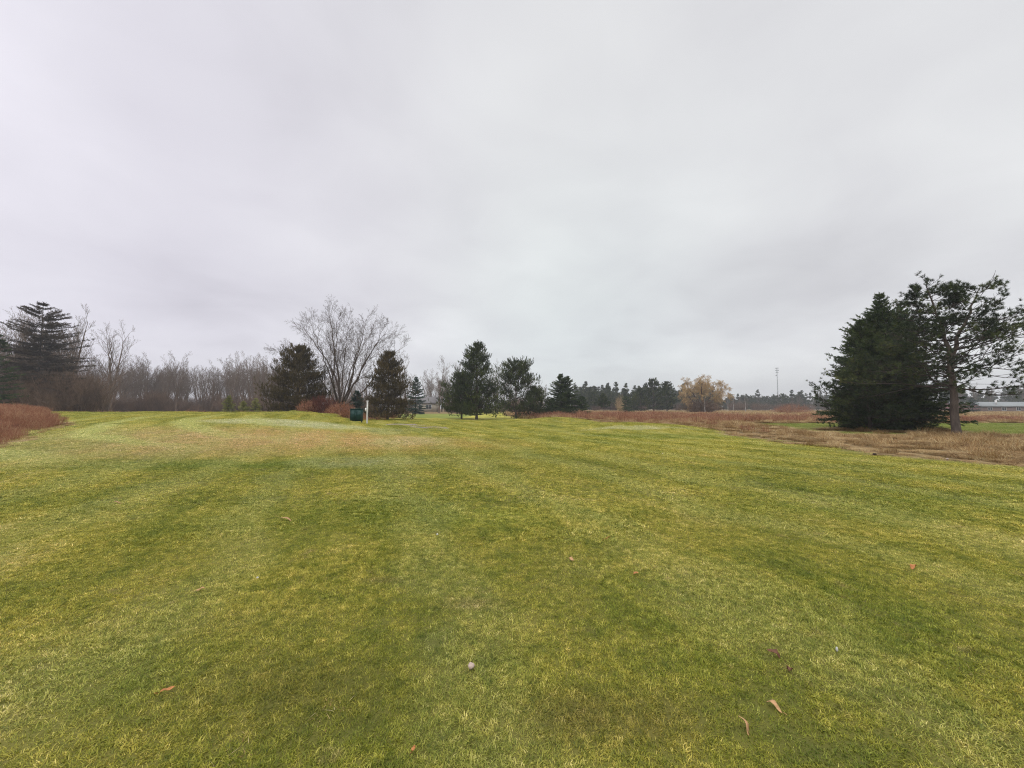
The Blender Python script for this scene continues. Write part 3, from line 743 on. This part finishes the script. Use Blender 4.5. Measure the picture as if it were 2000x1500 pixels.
# --- shrubs
def shrub(name, label, loc, h, w, seed, mat, n=260):
    g = np.random.default_rng(seed); m_ = MB()
    for _ in range(n):
        a = g.random() * 2 * PI; el = g.uniform(.15, 1) ** .7; base = np.array([math.cos(a), math.sin(a), 0]) * g.random() * w * .22
        tip = np.array([math.cos(a) * w / 2 * math.sqrt(max(0, 1 - el * el)), math.sin(a) * w / 2 * math.sqrt(max(0, 1 - el * el)), h * el]) * g.uniform(.8, 1.06)
        mid = (base + tip) / 2 + [0, 0, .12 * h] + g.normal(0, .05, 3)
        m_.tube([base, mid, tip], [.016, .011, .005], 3, g.random())
        for _ in range(6):
            f = g.uniform(.3, 1); p = mid + (tip - mid) * f; e = p + g.normal(0, .14, 3) + [0, 0, .12]
            m_.tube([p, e], [.008, .004], 3, g.random())
    o = empty(name, loc, label, 'shrub'); m_.obj('twigs', M[mat], o); return o
shrub('shrub', 'dark red twiggy shrub at the foot of the big bare tree', at(630, 47), 3.0, 5.0, 190, 'redshrub', 520)
shrub('shrub', 'rusty orange shrub between the bronze pine and the dark red shrub', at(600, 46), 2.4, 3.0, 191, 'dogwood', 260)
shrub('shrub', 'low rusty shrub right of the dark red shrub by the green cabinet', at(668, 42), 1.9, 4.0, 192, 'dogwood', 300)
shrub('shrub', 'rust red rounded bush standing far out in the right field', at(1545, 95), 2.7, 9.5, 193, 'dogwood', 420)

# --- right background trees
gpine = 'grey green pines in the far field'
for i, (px, D, ty, w, lb) in enumerate([(1276, 128, 742, 8, 'tallest green pine of the clump left of the golden willow'), (1302, 130, 748, 7, 'green pine touching the left side of the golden willow'),
        (1250, 132, 762, 7, 'round green pine in the middle of the clump left of the willow'), (1238, 150, 768, 6, 'low green pine at the left end of the clump left of the willow')]):
    pp = at(px, D); pine('pine_tree', lb, pp, top(ty, D) - pp.z, w, 200 + i, z0=.06, tiers=12, per=6, subs=7, nn=12, nl=.45, nw=.08, tr=.2, rise=.35, prof=1.5, sparse=.1, bare=.2, group=gpine)
pp = at(1179, 100); pine('pine_tree', 'slim isolated pine on a bare stem in the field right of the dense spruce', pp, top(772, 100) - pp.z, 3.2, 205, z0=.3, tiers=9, per=5, subs=6, nn=12, nl=.3, nw=.06, tr=.1, prof=1.2)
pp = at(1222, 96); spruce('spruce_tree', 'small round dark spruce alone in the red brush', pp, top(775, 96) - pp.z, 4.0, 206, tiers=12, per=7, tw=8, nn=8, nl=.25, nw=.06, power=.6)
pp = at(1160, 150); pine('pine_tree', 'pale grey pine at the left end of the far tree line', pp, top(768, 150) - pp.z, 6, 207, z0=.2, tiers=9, per=5, subs=6, nn=12, nl=.5, nw=.09, tr=.15, prof=1.4)
pp = at(1192, 170); pine('pine_tree', 'hazy pine right behind the slim isolated pine', pp, top(770, 170) - pp.z, 9, 208, z0=.1, tiers=9, per=6, subs=6, nn=12, nl=.5, nw=.1, tr=.15, prof=1.5)
pp = at(1212, 140); shrub('shrub', 'tall bush with rusty leaves left of the green pine clump', pp, top(770, 140), 5.5, 209, 'twig_gold', 200)

# willow
b_ = Bare(210); D = 104; W0 = at(1372, D)
wp = dict(levels=4, n=[14, 9, 7, 4], t0=[.25, .2, .2, .1], ang=[.75, .7, .6, .5], len=[.40, .65, .7, .8], rad=[.4, .5, .6, .7], wob=.08, up=[.08, .0, -.14, -.38], rmin=.012)
b_.tr.tube([[0, 0, -.3], [0, 0, 1], [-.1, 0, 2.2]], [.55, .42, .4], 9, .5)
for l in ([-.1, 0, 2], [-1.5, .3, 4.2], [-3.2, .6, 6.5], [-4, 1, 9], .22), ([0, 0, 2], [-.3, -.5, 5], [-.8, -1, 7.5], [.3, -1.2, 9.4], .22), ([.1, 0, 2], [2, .3, 3.8], [3, .6, 6.4], [4.6, .8, 8.5], .24), ([.2, .1, 2], [2.6, -.6, 3.6], [4.2, -1, 5.5], [6, -1.4, 6.6], .18), ([0, .2, 2], [.6, 2, 4.6], [1.4, 3, 7], [2, 4, 9], .2), ([-.2, 0, 1.8], [-2.4, -.8, 3.2], [-4.4, -1.3, 4.8], [-5.8, -1.8, 5.8], .16):
    k4 = np.array(l[:4], float); u = np.linspace(0, 1, 9)
    Q = np.stack([np.interp(u, np.linspace(0, 1, 4), k4[:, c]) for c in range(3)], -1)
    Q[1:-1] = (Q[:-2] + Q[2:] + 2 * Q[1:-1]) / 4; Q[1:-1] += b_.g.normal(0, .12, (7, 3))
    b_.tr.tube(Q, l[4] * (1 - .85 * u), 6, .5); b_.spread(Q, l[4] * .6, .03, 8.5, 0, wp)
b_.finish('willow_tree', 'golden twigged willow with arching bare branches in the right field', 'tree', W0, M['bark_maple'], M['twig_gold'])
shrub('shrub', 'brown thicket around the foot of the golden willow', at(1368, 101), 4.2, 12.5, 211, 'underbrush', 700)
for i, (px, D, ty, lb) in enumerate([(1376, 97, 772, 'thin pale birch in front of the golden willow'), (1455, 130, 764, 'thin pale birch standing alone right of the golden willow'), (1421, 150, 772, 'pale slender birch nearest the willow in the far field'), (1432, 160, 774, 'pale slender birch just left of the lone thin birch')]):
    pp = at(px, D); forest_tree('birch_tree', lb, 'tree', pp, top(ty, D) - pp.z, 220 + i, prm=dict(FOREST, levels=2, n=[10, 5]), tm='bark_birch', cm='bark_grey', r=.11, group='slim birches in the far field')
# far tree line
def strip(o):          # turn a tree into one plain unlinked mesh object for the far wood
    parts = list(o.children); res = None
    for c in parts:
        me = c.data; res = me if c.name.startswith('crown') else res; bpy.data.objects.remove(c)
    bpy.data.objects.remove(o); return res
src = pine('pine_tree', 'x', (0, 0, 0), 11, 5.5, 230, z0=.03, droop=.3, tiers=10, per=6, subs=6, nn=10, nl=.42, nw=.15, shoot=.4, tr=.2, rise=.5, prof=1.0, sparse=.1, bare=.2)
src2 = pine('pine_tree', 'x', (0, 0, 0), 9, 6, 231, z0=.03, droop=.3, tiers=9, per=6, subs=6, nn=10, nl=.42, nw=.15, shoot=.4, tr=.2, rise=.5, prof=1.7, sparse=.1, bare=.2)
fv = []
for s_ in (src, src2):
    me = strip(s_); fv.append(bpy.data.objects.new('far_conifer', me))
pts = []
wood(1380, 1660, 235, 310, 140, .6, 1.05)
wood(1120, 1400, 190, 250, 110, .95, 1.25)
wood(1640, 2100, 190, 260, 70, .8, 1.15)
wood(1140, 1240, 170, 200, 10, .8, .95)
tag(scatter('far_conifers', pts, fv, seed=42, tilt=False), 'hazy grey green line of conifers on the right horizon', 'wood', kind='stuff')
pts = []
wood(1400, 2100, 225, 300, 60, .34, .52)
wood(1860, 2100, 160, 200, 14, .5, .7)
wood(1560, 1660, 240, 290, 12, .5, .6)
tag(scatter('far_bare_trees', pts, protos, seed=43, tilt=False), 'hazy bare treetops mixed into the far conifer line', 'wood', kind='stuff')
pts = []
wood(1400, 2100, 200, 230, 80, .5, .8); wood(1060, 1400, 170, 200, 30, .5, .8)
tag(scatter('far_undergrowth', pts, ub, seed=44, tilt=False), 'grey brown thicket below the far conifer line', 'undergrowth', kind='stuff')
pp = at(1898, 112); spruce('spruce_tree', 'blue spruce on the lawn left of the red brick house', pp, top(779, 112) - pp.z, 4.6, 240, mat='spruce_blue', tiers=13, per=7, tw=8, nn=8, nl=.3, nw=.07)

# ------------------------------------------------------------------ buildings and furniture
def plain(name, c, rough=.7, var=.15, sc=3, metal=0):
    m, t, b = material(name); P = t.n('ShaderNodeTexCoord').outputs['Object']
    f = t.noise(P, sc, 4, .6)[0]
    t.put(b.inputs['Base Color'], t.ramp(f, [(.3, tuple(x * (1 - var) for x in c)), (.7, tuple(min(1, x * (1 + var)) for x in c))]))
    b.inputs['Roughness'].default_value = rough; b.inputs['Metallic'].default_value = metal
    return m
m, t, b = material('red_brick'); br = t.n('ShaderNodeTexBrick'); br.inputs['Scale'].default_value = 4
br.inputs['Color1'].default_value = (.26, .055, .045, 1); br.inputs['Color2'].default_value = (.18, .04, .035, 1); br.inputs['Mortar'].default_value = (.2, .15, .13, 1)
t.put(br.inputs['Vector'], t.vm('MULTIPLY', t.n('ShaderNodeTexCoord').outputs['Object'], (1, 1, 1))); t.put(b.inputs['Base Color'], br.outputs[0]); M['brick'] = m
M['roof'] = plain('pale_roof_shingle', (.24, .26, .26)); M['roof_dark'] = plain('grey_roof_shingle', (.16, .15, .15)); M['white'] = plain('white_paint', (.75, .75, .74), var=.05)
M['beige'] = plain('beige_siding', (.40, .36, .29)); M['glass'] = plain('window_glass', (.05, .055, .06), .15, .1); M['bin'] = plain('green_cabinet_paint', (.008, .040, .035), .5, .25, 6)
M['post'] = plain('weathered_white_post', (.55, .55, .52), .6, .15, 9); M['steel'] = plain('galvanised_steel', (.35, .37, .39), .5, .1, 2, .3)
M['gravel'] = plain('purple_grey_gravel', (.27, .215, .225), .95, .5, 9); M['wood'] = plain('weathered_wood', (.15, .11, .09))

def house(name, label, loc, rz, L, Wd, hw, hr, wallm, roofm, wins, door=None, chimney=None, over=.5, hip=0):
    o = empty(name, loc, label, 'house', rz=rz)
    w = MB(); w.box(0, L, 0, Wd, -.3, hw)
    w.add([(0, 0, hw), (0, Wd, hw), (0, Wd / 2, hw + hr * .96)], [(0, 1, 2)]); w.add([(L, 0, hw), (L, Wd, hw), (L, Wd / 2, hw + hr * .96)], [(0, 1, 2)])
    w.obj('wall', M[wallm], o)
    r = MB(); th = .18
    for sg in (0, 1):
        y0, y1 = (-over, Wd / 2) if sg == 0 else (Wd + over, Wd / 2)
        zd = hw - over * hr / (Wd / 2)
        V = [(-over, y0, zd + .02), (L + over, y0, zd + .02), (L + over - hip, y1, hw + hr + .02), (-over + hip, y1, hw + hr + .02)]
        V += [(x, y, z + th) for x, y, z in V]
        qs = [(0, 1, 2, 3), (4, 7, 6, 5), (0, 4, 5, 1), (1, 5, 6, 2), (3, 7, 4, 0)]
        r.add(V, [tt for a, b_, c, d in qs for tt in ((a, b_, c), (a, c, d))])
    ro = r.obj('roof', M[roofm], o)
    if chimney:
        c = MB(); x, y, zz, ww = chimney; c.box(x, x + ww, y, y + ww, hw + hr * .5, zz); c.obj('chimney', M['white'], ro)
    for (x, z, ww, hh) in wins:
        f = MB(); f.box(x, x + ww, -.06, -.002, z, z + .09); f.box(x, x + ww, -.06, -.002, z + hh - .09, z + hh)
        f.box(x, x + .09, -.057, -.002, z + .092, z + hh - .092); f.box(x + ww - .09, x + ww, -.057, -.002, z + .092, z + hh - .092)
        f.box(x + ww / 2 - .04, x + ww / 2 + .04, -.057, -.002, z + .092, z + hh - .092)
        fo = f.obj('window', M['white'], o); gl = MB(); gl.box(x + .09, x + ww - .09, -.02, -.004, z + .09, z + hh - .09); gl.obj('pane', M['glass'], fo)
    if door:
        x, z, ww, hh = door; d = MB(); d.box(x, x + ww, -.05, -.003, z, z + hh); do = d.obj('door', M['glass'], o)
        d = MB(); d.box(x - .1, x, -.07, -.003, z, z + hh); d.box(x + ww, x + ww + .1, -.07, -.003, z, z + hh); d.box(x - .1, x + ww + .1, -.075, -.003, z + hh + .002, z + hh + .12); d.obj('door_frame', M['white'], do)
    return o
hp = at(1912, 130)
house('brick_house', 'long red brick ranch house with pale grey roof at the right edge', hp, 0, 24, 8, 2.2, 1.3, 'brick', 'roof', [(2.6, .9, 1.5, 1.0), (7.2, .75, 1.5, 1.2), (12, .75, 1.5, 1.2), (17, .75, 1.5, 1.2)], chimney=(6.9, 1.2, 4.2, .35), hip=3)
hp = at(1866, 165)
house('brick_house', 'second low house mostly hidden behind the big pine trunk', hp, 0, 10, 8, 2.3, 1.5, 'brick', 'roof', [(2, .9, 1.4, 1), (6, .9, 1.4, 1)], hip=2)
hp = at(806, 148)
house('beige_house', 'beige house with dark door seen between the spruce and the centre pines', hp, 0, 9, 8, 3.4, 2.2, 'beige', 'roof_dark', [(5.0, 1.0, 2.2, 1.8)], door=(2.3, .3, 1.2, 2.3))
hp = at(735, 120)
house('white_house', 'scrap of a white house showing behind the bronze pine and the post', hp, 0, 5, 6, 2.8, 1.6, 'white', 'roof_dark', [(1.2, 1, 1, 1)])
hp = at(80, 60)
o = empty('shed', hp, 'small weathered open shed with slanting roof among the left brush', 'shed')
w = MB(); w.add([(-1.2, 0, 2.9), (1.0, 0, 2.2), (1.0, 2, 2.1), (-1.2, 2, 2.8), (-1.2, 0, 3.0), (1.0, 0, 2.3), (1.0, 2, 2.2), (-1.2, 2, 2.9)],
               [tt for a, b_, c, d in [(0, 1, 2, 3), (4, 7, 6, 5), (0, 4, 5, 1), (1, 5, 6, 2), (2, 6, 7, 3), (3, 7, 4, 0)] for tt in ((a, b_, c), (a, c, d))])
w.obj('roof', M['beige'], o)
for (x, y) in ((-1.1, .1), (.85, .1), (-1.1, 1.8), (.85, 1.8)):
    w = MB(); w.box(x, x + .12, y, y + .12, -.1, 2.15); w.obj('post', M['wood'], o)

# green cabinet: divided box with lid, on short legs, behind the crest of the tee
bp_ = at(697.5, 31.5)
o = empty('green_cabinet', bp_, 'dark green box cabinet behind the rim of the left tee', 'cabinet', rz=math.radians(18)); o.scale = (.92, .92, .9)
w = MB(); w.box(-.5, .5, -.35, .35, .08, 1.12); w.obj('body', M['bin'], o)
w = MB(); w.box(-.54, .54, -.39, .39, 1.122, 1.19); w.obj('lid', M['bin'], o)
for x in (-.495, .005):
    w = MB(); w.box(x, x + .49, -.375, -.352, .14, 1.08); dd = w.obj('door', M['bin'], o)
    w = MB(); w.box(x + .22, x + .27, -.40, -.377, .6, .75); w.obj('handle', M['bin'], dd)
for x in (-.46, .38):
    for y in (-.31, .23): w = MB(); w.box(x, x + .08, y, y + .08, -.1, .078); w.obj('leg', M['bin'], o)
bp_ = at(718, 29.5)
o = empty('tee_post', bp_, 'pale grey upright post beside the green cabinet', 'post')
w = MB(); w.tube([[0, 0, -.1], [0, 0, .8], [0, 0, top(784, 29.5) - bp_.z]], [.06, .06, .055], 12, .5, cap=True); w.obj('pole', M['post'], o, smooth=False)
w = MB(); zt = top(784, 29.5) - bp_.z; w.tube([[0, 0, zt - .02], [0, 0, zt + .06]], [.075, .07], 12, .5, cap=True); w.obj('cap', M['post'], o)
w = MB(); w.box(-.16, -.078, -.05, .05, .95, 1.2); w.obj('bracket', M['white'], o)

# radio mast
D = 520; bp_ = at(1519.5, D); ht = top(718, D)
o = empty('radio_mast', bp_, 'slender radio mast with antenna rings above the far tree line', 'mast')
w = MB(); w.tube([[0, 0, -1], [0, 0, ht * .5], [0, 0, ht]], [.75, .5, .35], 10, .5); w.obj('pole', M['steel'], o)
for k_, (zz, rr) in enumerate(((ht - .6, 1.6), (ht - 3.6, 1.7), (ht - 6.2, 1.3))):
    w = MB()
    for a in range(9):
        c, s_ = math.cos(a * 2 * PI / 9) * rr, math.sin(a * 2 * PI / 9) * rr
        w.box(c - .16, c + .16, s_ - .1, s_ + .1, zz - .6, zz + .6)
        w.tube([[0, 0, zz], [c, s_, zz]], [.06, .06], 4, .5)
    w.obj('antenna_ring', M['steel'], o)
w = MB(); w.tube([[-1.2, 0, ht - 10.2], [-1.2, -.6, ht - 10.2]], [.9, .9], 14, .5, cap=True); w.tube([[0, 0, ht - 10.2], [-1.2, 0, ht - 10.2]], [.1, .1], 5, .5); w.obj('dish', M['steel'], o)

# gravel patch, laid over the turf
c0 = gp(812, 833)
g2 = np.random.default_rng(5); pa = [gp(755, 829), gp(790, 830), gp(830, 833.5), gp(875, 837.5)]
V = []; Fc = []
nseg = 24
for k_ in range(nseg + 1):
    u = k_ / nseg * 3; i_ = min(int(u), 2); f = u - i_; p = pa[i_].lerp(pa[i_ + 1], f); wd = (2.6 * math.sin(PI * (k_ + .6) / (nseg + 1.2)) ** .5) * g2.uniform(.7, 1.15)
    for s_ in np.linspace(-1, 1, 5):
        x_, y_ = p.x, p.y + wd * s_; V.append((x_, y_, float(H(x_, y_)) + .016))
for k_ in range(nseg):
    for s_ in range(4):
        a = k_ * 5 + s_; Fc += [(a, a + 5, a + 6), (a, a + 6, a + 1)]
w = MB(); w.add(V, Fc); tag(w.obj('gravel_path', M['gravel']), kind='structure')

# ------------------------------------------------------------------ small things lying on the lawn
M['leaf_tan'] = plain('tan_dry_leaf', (.50, .29, .14), .6, .3, 40); M['leaf_orange'] = plain('orange_dry_leaf', (.48, .20, .07), .6, .3, 40)
M['leaf_red'] = plain('red_brown_dry_leaf', (.14, .065, .035), .6, .3, 40); M['stone'] = plain('pinkish_stone', (.46, .36, .30), .8, .3, 30); M['clod'] = plain('dark_soil', (.05, .035, .025), .95, .3, 20)
def leaf(px, py, L, W, rz, mat, label, seed, name='fallen_leaf', cat='leaf', lobes=0):
    g = np.random.default_rng(seed); p = gp(px, py); n = 12; V = []; Fc = []
    for k in range(n + 1):
        u = k / n; wd = W / 2 * math.sin(PI * min(1, u * .96 + .02)) ** .8 * (1 + .25 * math.sin(u * 19 + seed) * (1 if lobes else .4)); cz = .012 * math.sin(u * PI) + .008 * math.sin(u * 7 + seed)
        for s_ in (-1, 0, 1): V.append(((u - .5) * L * .85, wd * s_ * .85, cz + (.30 * wd if s_ else 0)))
    for k in range(n):
        for s_ in range(2): a = k * 3 + s_; Fc += [(a, a + 3, a + 4), (a, a + 4, a + 1)]
    w = MB(); w.add(V, Fc)
    w.tube([[-L * .5, 0, .004], [-L * .72, .004, .01]], [.0018, .0012], 4, .5)
    o = w.obj(name, M[mat]); o.location = (p.x, p.y, p.z + .019); o.rotation_euler = (g.normal(0, .25), g.normal(0, .25), rz)
    sd = o.modifiers.new('thickness', 'SOLIDIFY'); sd.thickness = .0012
    return tag(o, label, cat, 'dead leaves on the lawn')
leaf(326, 1358, .085, .030, 1.1, 'leaf_orange', 'single orange leaf near the lower left corner', 1)
leaf(391, 1157, .08, .04, .4, 'leaf_tan', 'pinkish tan curled leaf left of centre in the near lawn', 2)
leaf(1455, 1430, .115, .026, 1.75, 'leaf_tan', 'long curled tan leaf nearest the bottom edge on the right', 3)
leaf(1512, 1388, .10, .028, 1.95, 'leaf_tan', 'narrow pale tan leaf just above the long curled one', 4)
leaf(1512, 1286, .095, .04, 2.3, 'leaf_red', 'large red brown leaf sunk in the right foreground grass', 5, lobes=1)
leaf(1541, 1318, .07, .035, 1, 'leaf_red', 'small dark red leaf beside the large red brown one', 6, lobes=1)
leaf(1242, 1126, .085, .045, .8, 'leaf_orange', 'orange brown leaf right of centre in the mid lawn', 7)
leaf(1186, 1056, .12, .05, .2, 'leaf_orange', 'flat rusty leaf a little beyond the centre of the lawn', 8)
leaf(1116, 1097, .09, .04, 2.0, 'leaf_tan', 'small tan leaf left of the orange brown one', 9)
leaf(1785, 1112, .11, .05, .5, 'leaf_orange', 'rusty leaf far to the right in the mid lawn', 10)
leaf(560, 1018, .24, .05, .1, 'leaf_tan', 'long straw tan leaf left of centre beyond the near lawn', 11)
leaf(228, 985, .14, .06, .6, 'leaf_tan', 'pale leaf on the slope of the left tee', 12)
leaf(808, 1474, .03, .016, .9, 'leaf_orange', 'tiny orange leaf fragment at the bottom left of centre', 13)
def lump(px, py, r, mat, name, label, cat, seed, sq=.75, rise=.4):
    g = np.random.default_rng(seed); p = gp(px, py); V = []; nu, nv = 14, 9
    for a in range(nv):
        for c in range(nu):
            th = PI * a / (nv - 1); ph = 2 * PI * c / nu; q = r * (1 + .10 * math.sin(3 * ph + seed) * math.sin(th) + .08 * math.sin(5 * th + 2 * ph))
            V.append((q * math.sin(th) * math.cos(ph), q * math.sin(th) * math.sin(ph), q * sq * math.cos(th)))
    Fc = [tt for a in range(nv - 1) for c in range(nu) for tt in ((a * nu + c, (a + 1) * nu + c, (a + 1) * nu + (c + 1) % nu), (a * nu + c, (a + 1) * nu + (c + 1) % nu, a * nu + (c + 1) % nu))]
    w = MB(); w.add(V, Fc); o = w.obj(name, M[mat], smooth=True); o.location = (p.x, p.y, p.z + r * rise + .01)
    return tag(o, label, cat)
lump(920, 1309, .020, 'stone', 'puffball', 'small pinkish round puffball in the near lawn below centre', 'fungus', 1, .85, .8)
lump(503, 1131, .010, 'post', 'feather_tuft', 'tiny whitish feather tuft in the grass left of centre', 'feather', 2)
lump(854, 1046, .011, 'white', 'white_pebble', 'small white pebble in the lawn above centre left', 'pebble', 3)
lump(1708, 889, .055, 'clod', 'soil_clod', 'dark clod of soil at the edge of the dry meadow', 'clod', 4)
lump(1850, 898, .035, 'stone', 'pale_stone', 'small pale stone on the meadow edge at the right', 'stone', 5)
lump(1635, 1276, .007, 'post', 'white_fleck', 'tiny white feather-like fleck in the right foreground', 'fleck', 6, 2.2, 1.2)
lump(1294, 887, .018, 'white', 'white_pebble', 'tiny white pebble far out on the fairway right of centre', 'pebble', 7)

# ------------------------------------------------------------------ air
HZ = .0008
w = MB(); w.box(-1100, 1100, -300, 1300, -1.5, 70)
hm = bpy.data.materials.new('haze'); hm.use_nodes = True; nt = hm.node_tree; nt.nodes.clear()
ou = nt.nodes.new('ShaderNodeOutputMaterial'); pv = nt.nodes.new('ShaderNodeVolumePrincipled')
pv.inputs['Density'].default_value = HZ; pv.inputs['Color'].default_value = (.86, .88, .90, 1); pv.inputs['Anisotropy'].default_value = .2
nt.links.new(pv.outputs[0], ou.inputs['Volume'])
tag(w.obj('haze', hm), 'thin damp mist over the whole course', 'haze', kind='stuff')

# ------------------------------------------------------------------ sky and light
wd = bpy.data.worlds.new('World'); S.world = wd; wd.use_nodes = True
t = NT(wd.node_tree); bg = wd.node_tree.nodes['Background']
EL, AZ = 48, 200
sk = t.n('ShaderNodeTexSky', sky_type='NISHITA', sun_disc=False); sk.sun_elevation = math.radians(EL); sk.sun_rotation = math.radians(AZ)
dr = t.n('ShaderNodeTexCoord').outputs['Generated']
sp = t.n('ShaderNodeSeparateXYZ'); t.put(sp.inputs[0], dr); dx_, dy_, dz_ = sp.outputs
den = t.m('ADD', t.m('MAXIMUM', dz_, 0), .22)
cm = t.n('ShaderNodeCombineXYZ'); t.put(cm.inputs[0], t.m('DIVIDE', dx_, den)); t.put(cm.inputs[1], t.m('DIVIDE', dy_, den))
n_a = t.noise(cm.outputs[0], 0.8, 3, .45, .35)[0]; n_b = t.noise(cm.outputs[0], 2.3, 4, .5, .4)[0]
f = t.m('ADD', t.m('MULTIPLY', n_a, .76), t.m('MULTIPLY', n_b, .24))
cc = t.ramp(t.mr(f, .33, .67, typ='LINEAR'), [(0, (.66, .655, .68)), (.35, (.775, .775, .795)), (.65, (.85, .855, .865)), (1, (.95, .955, .96))])
lav = t.mr(dx_, -.85, .1, 1, 0); cc = t.mix(t.m('MULTIPLY', lav, .8), cc, t.mix(1, cc, (1.02, .97, 1.08), 'MULTIPLY'))
grn_ = t.mr(t.m('ABSOLUTE', t.m('SUBTRACT', dx_, .15)), .5, 0); cc = t.mix(t.m('MULTIPLY', grn_, t.m('MULTIPLY', t.mr(dz_, .75, .1), 1)), cc, t.mix(1, cc, (.965, 1.015, 1.0), 'MULTIPLY'))
cc = t.mix(.06, cc, t.mix(1, sk.outputs[0], (.1, .1, .1), 'MULTIPLY'))
# an overcast dome is brighter overhead than near the horizon
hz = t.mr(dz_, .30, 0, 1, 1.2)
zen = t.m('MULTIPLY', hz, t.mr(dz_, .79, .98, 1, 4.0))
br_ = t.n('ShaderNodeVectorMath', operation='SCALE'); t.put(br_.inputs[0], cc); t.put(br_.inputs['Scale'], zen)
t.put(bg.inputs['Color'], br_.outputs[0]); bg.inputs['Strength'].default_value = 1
sn = bpy.data.objects.new('sun', bpy.data.lights.new('sun', 'SUN')); COL.objects.link(sn)
sn.data.energy = 1.2; sn.data.angle = math.radians(25); sn.data.color = (1, .97, .92)
sd = Vector((math.sin(math.radians(AZ)) * math.cos(math.radians(EL)), math.cos(math.radians(AZ)) * math.cos(math.radians(EL)), math.sin(math.radians(EL))))
sn.rotation_euler = (-sd).to_track_quat('-Z', 'Y').to_euler()
vs = S.view_settings; vs.view_transform = 'Standard'; vs.look = 'None'; vs.exposure = 0; vs.gamma = 1
S.cycles.use_denoising = True; S.cycles.denoiser = 'OPENIMAGEDENOISE'; S.cycles.denoising_input_passes = 'RGB_ALBEDO_NORMAL'; S.cycles.denoising_prefilter = 'NONE'; S.cycles.pixel_filter_type = 'BLACKMAN_HARRIS'; S.cycles.filter_width = 1.1; S.cycles.use_adaptive_sampling = False; S.cycles.max_bounces = 4; S.cycles.diffuse_bounces = 2; S.cycles.glossy_bounces = 1; S.cycles.transmission_bounces = 2; S.cycles.volume_bounces = 0; S.cycles.transparent_max_bounces = 4
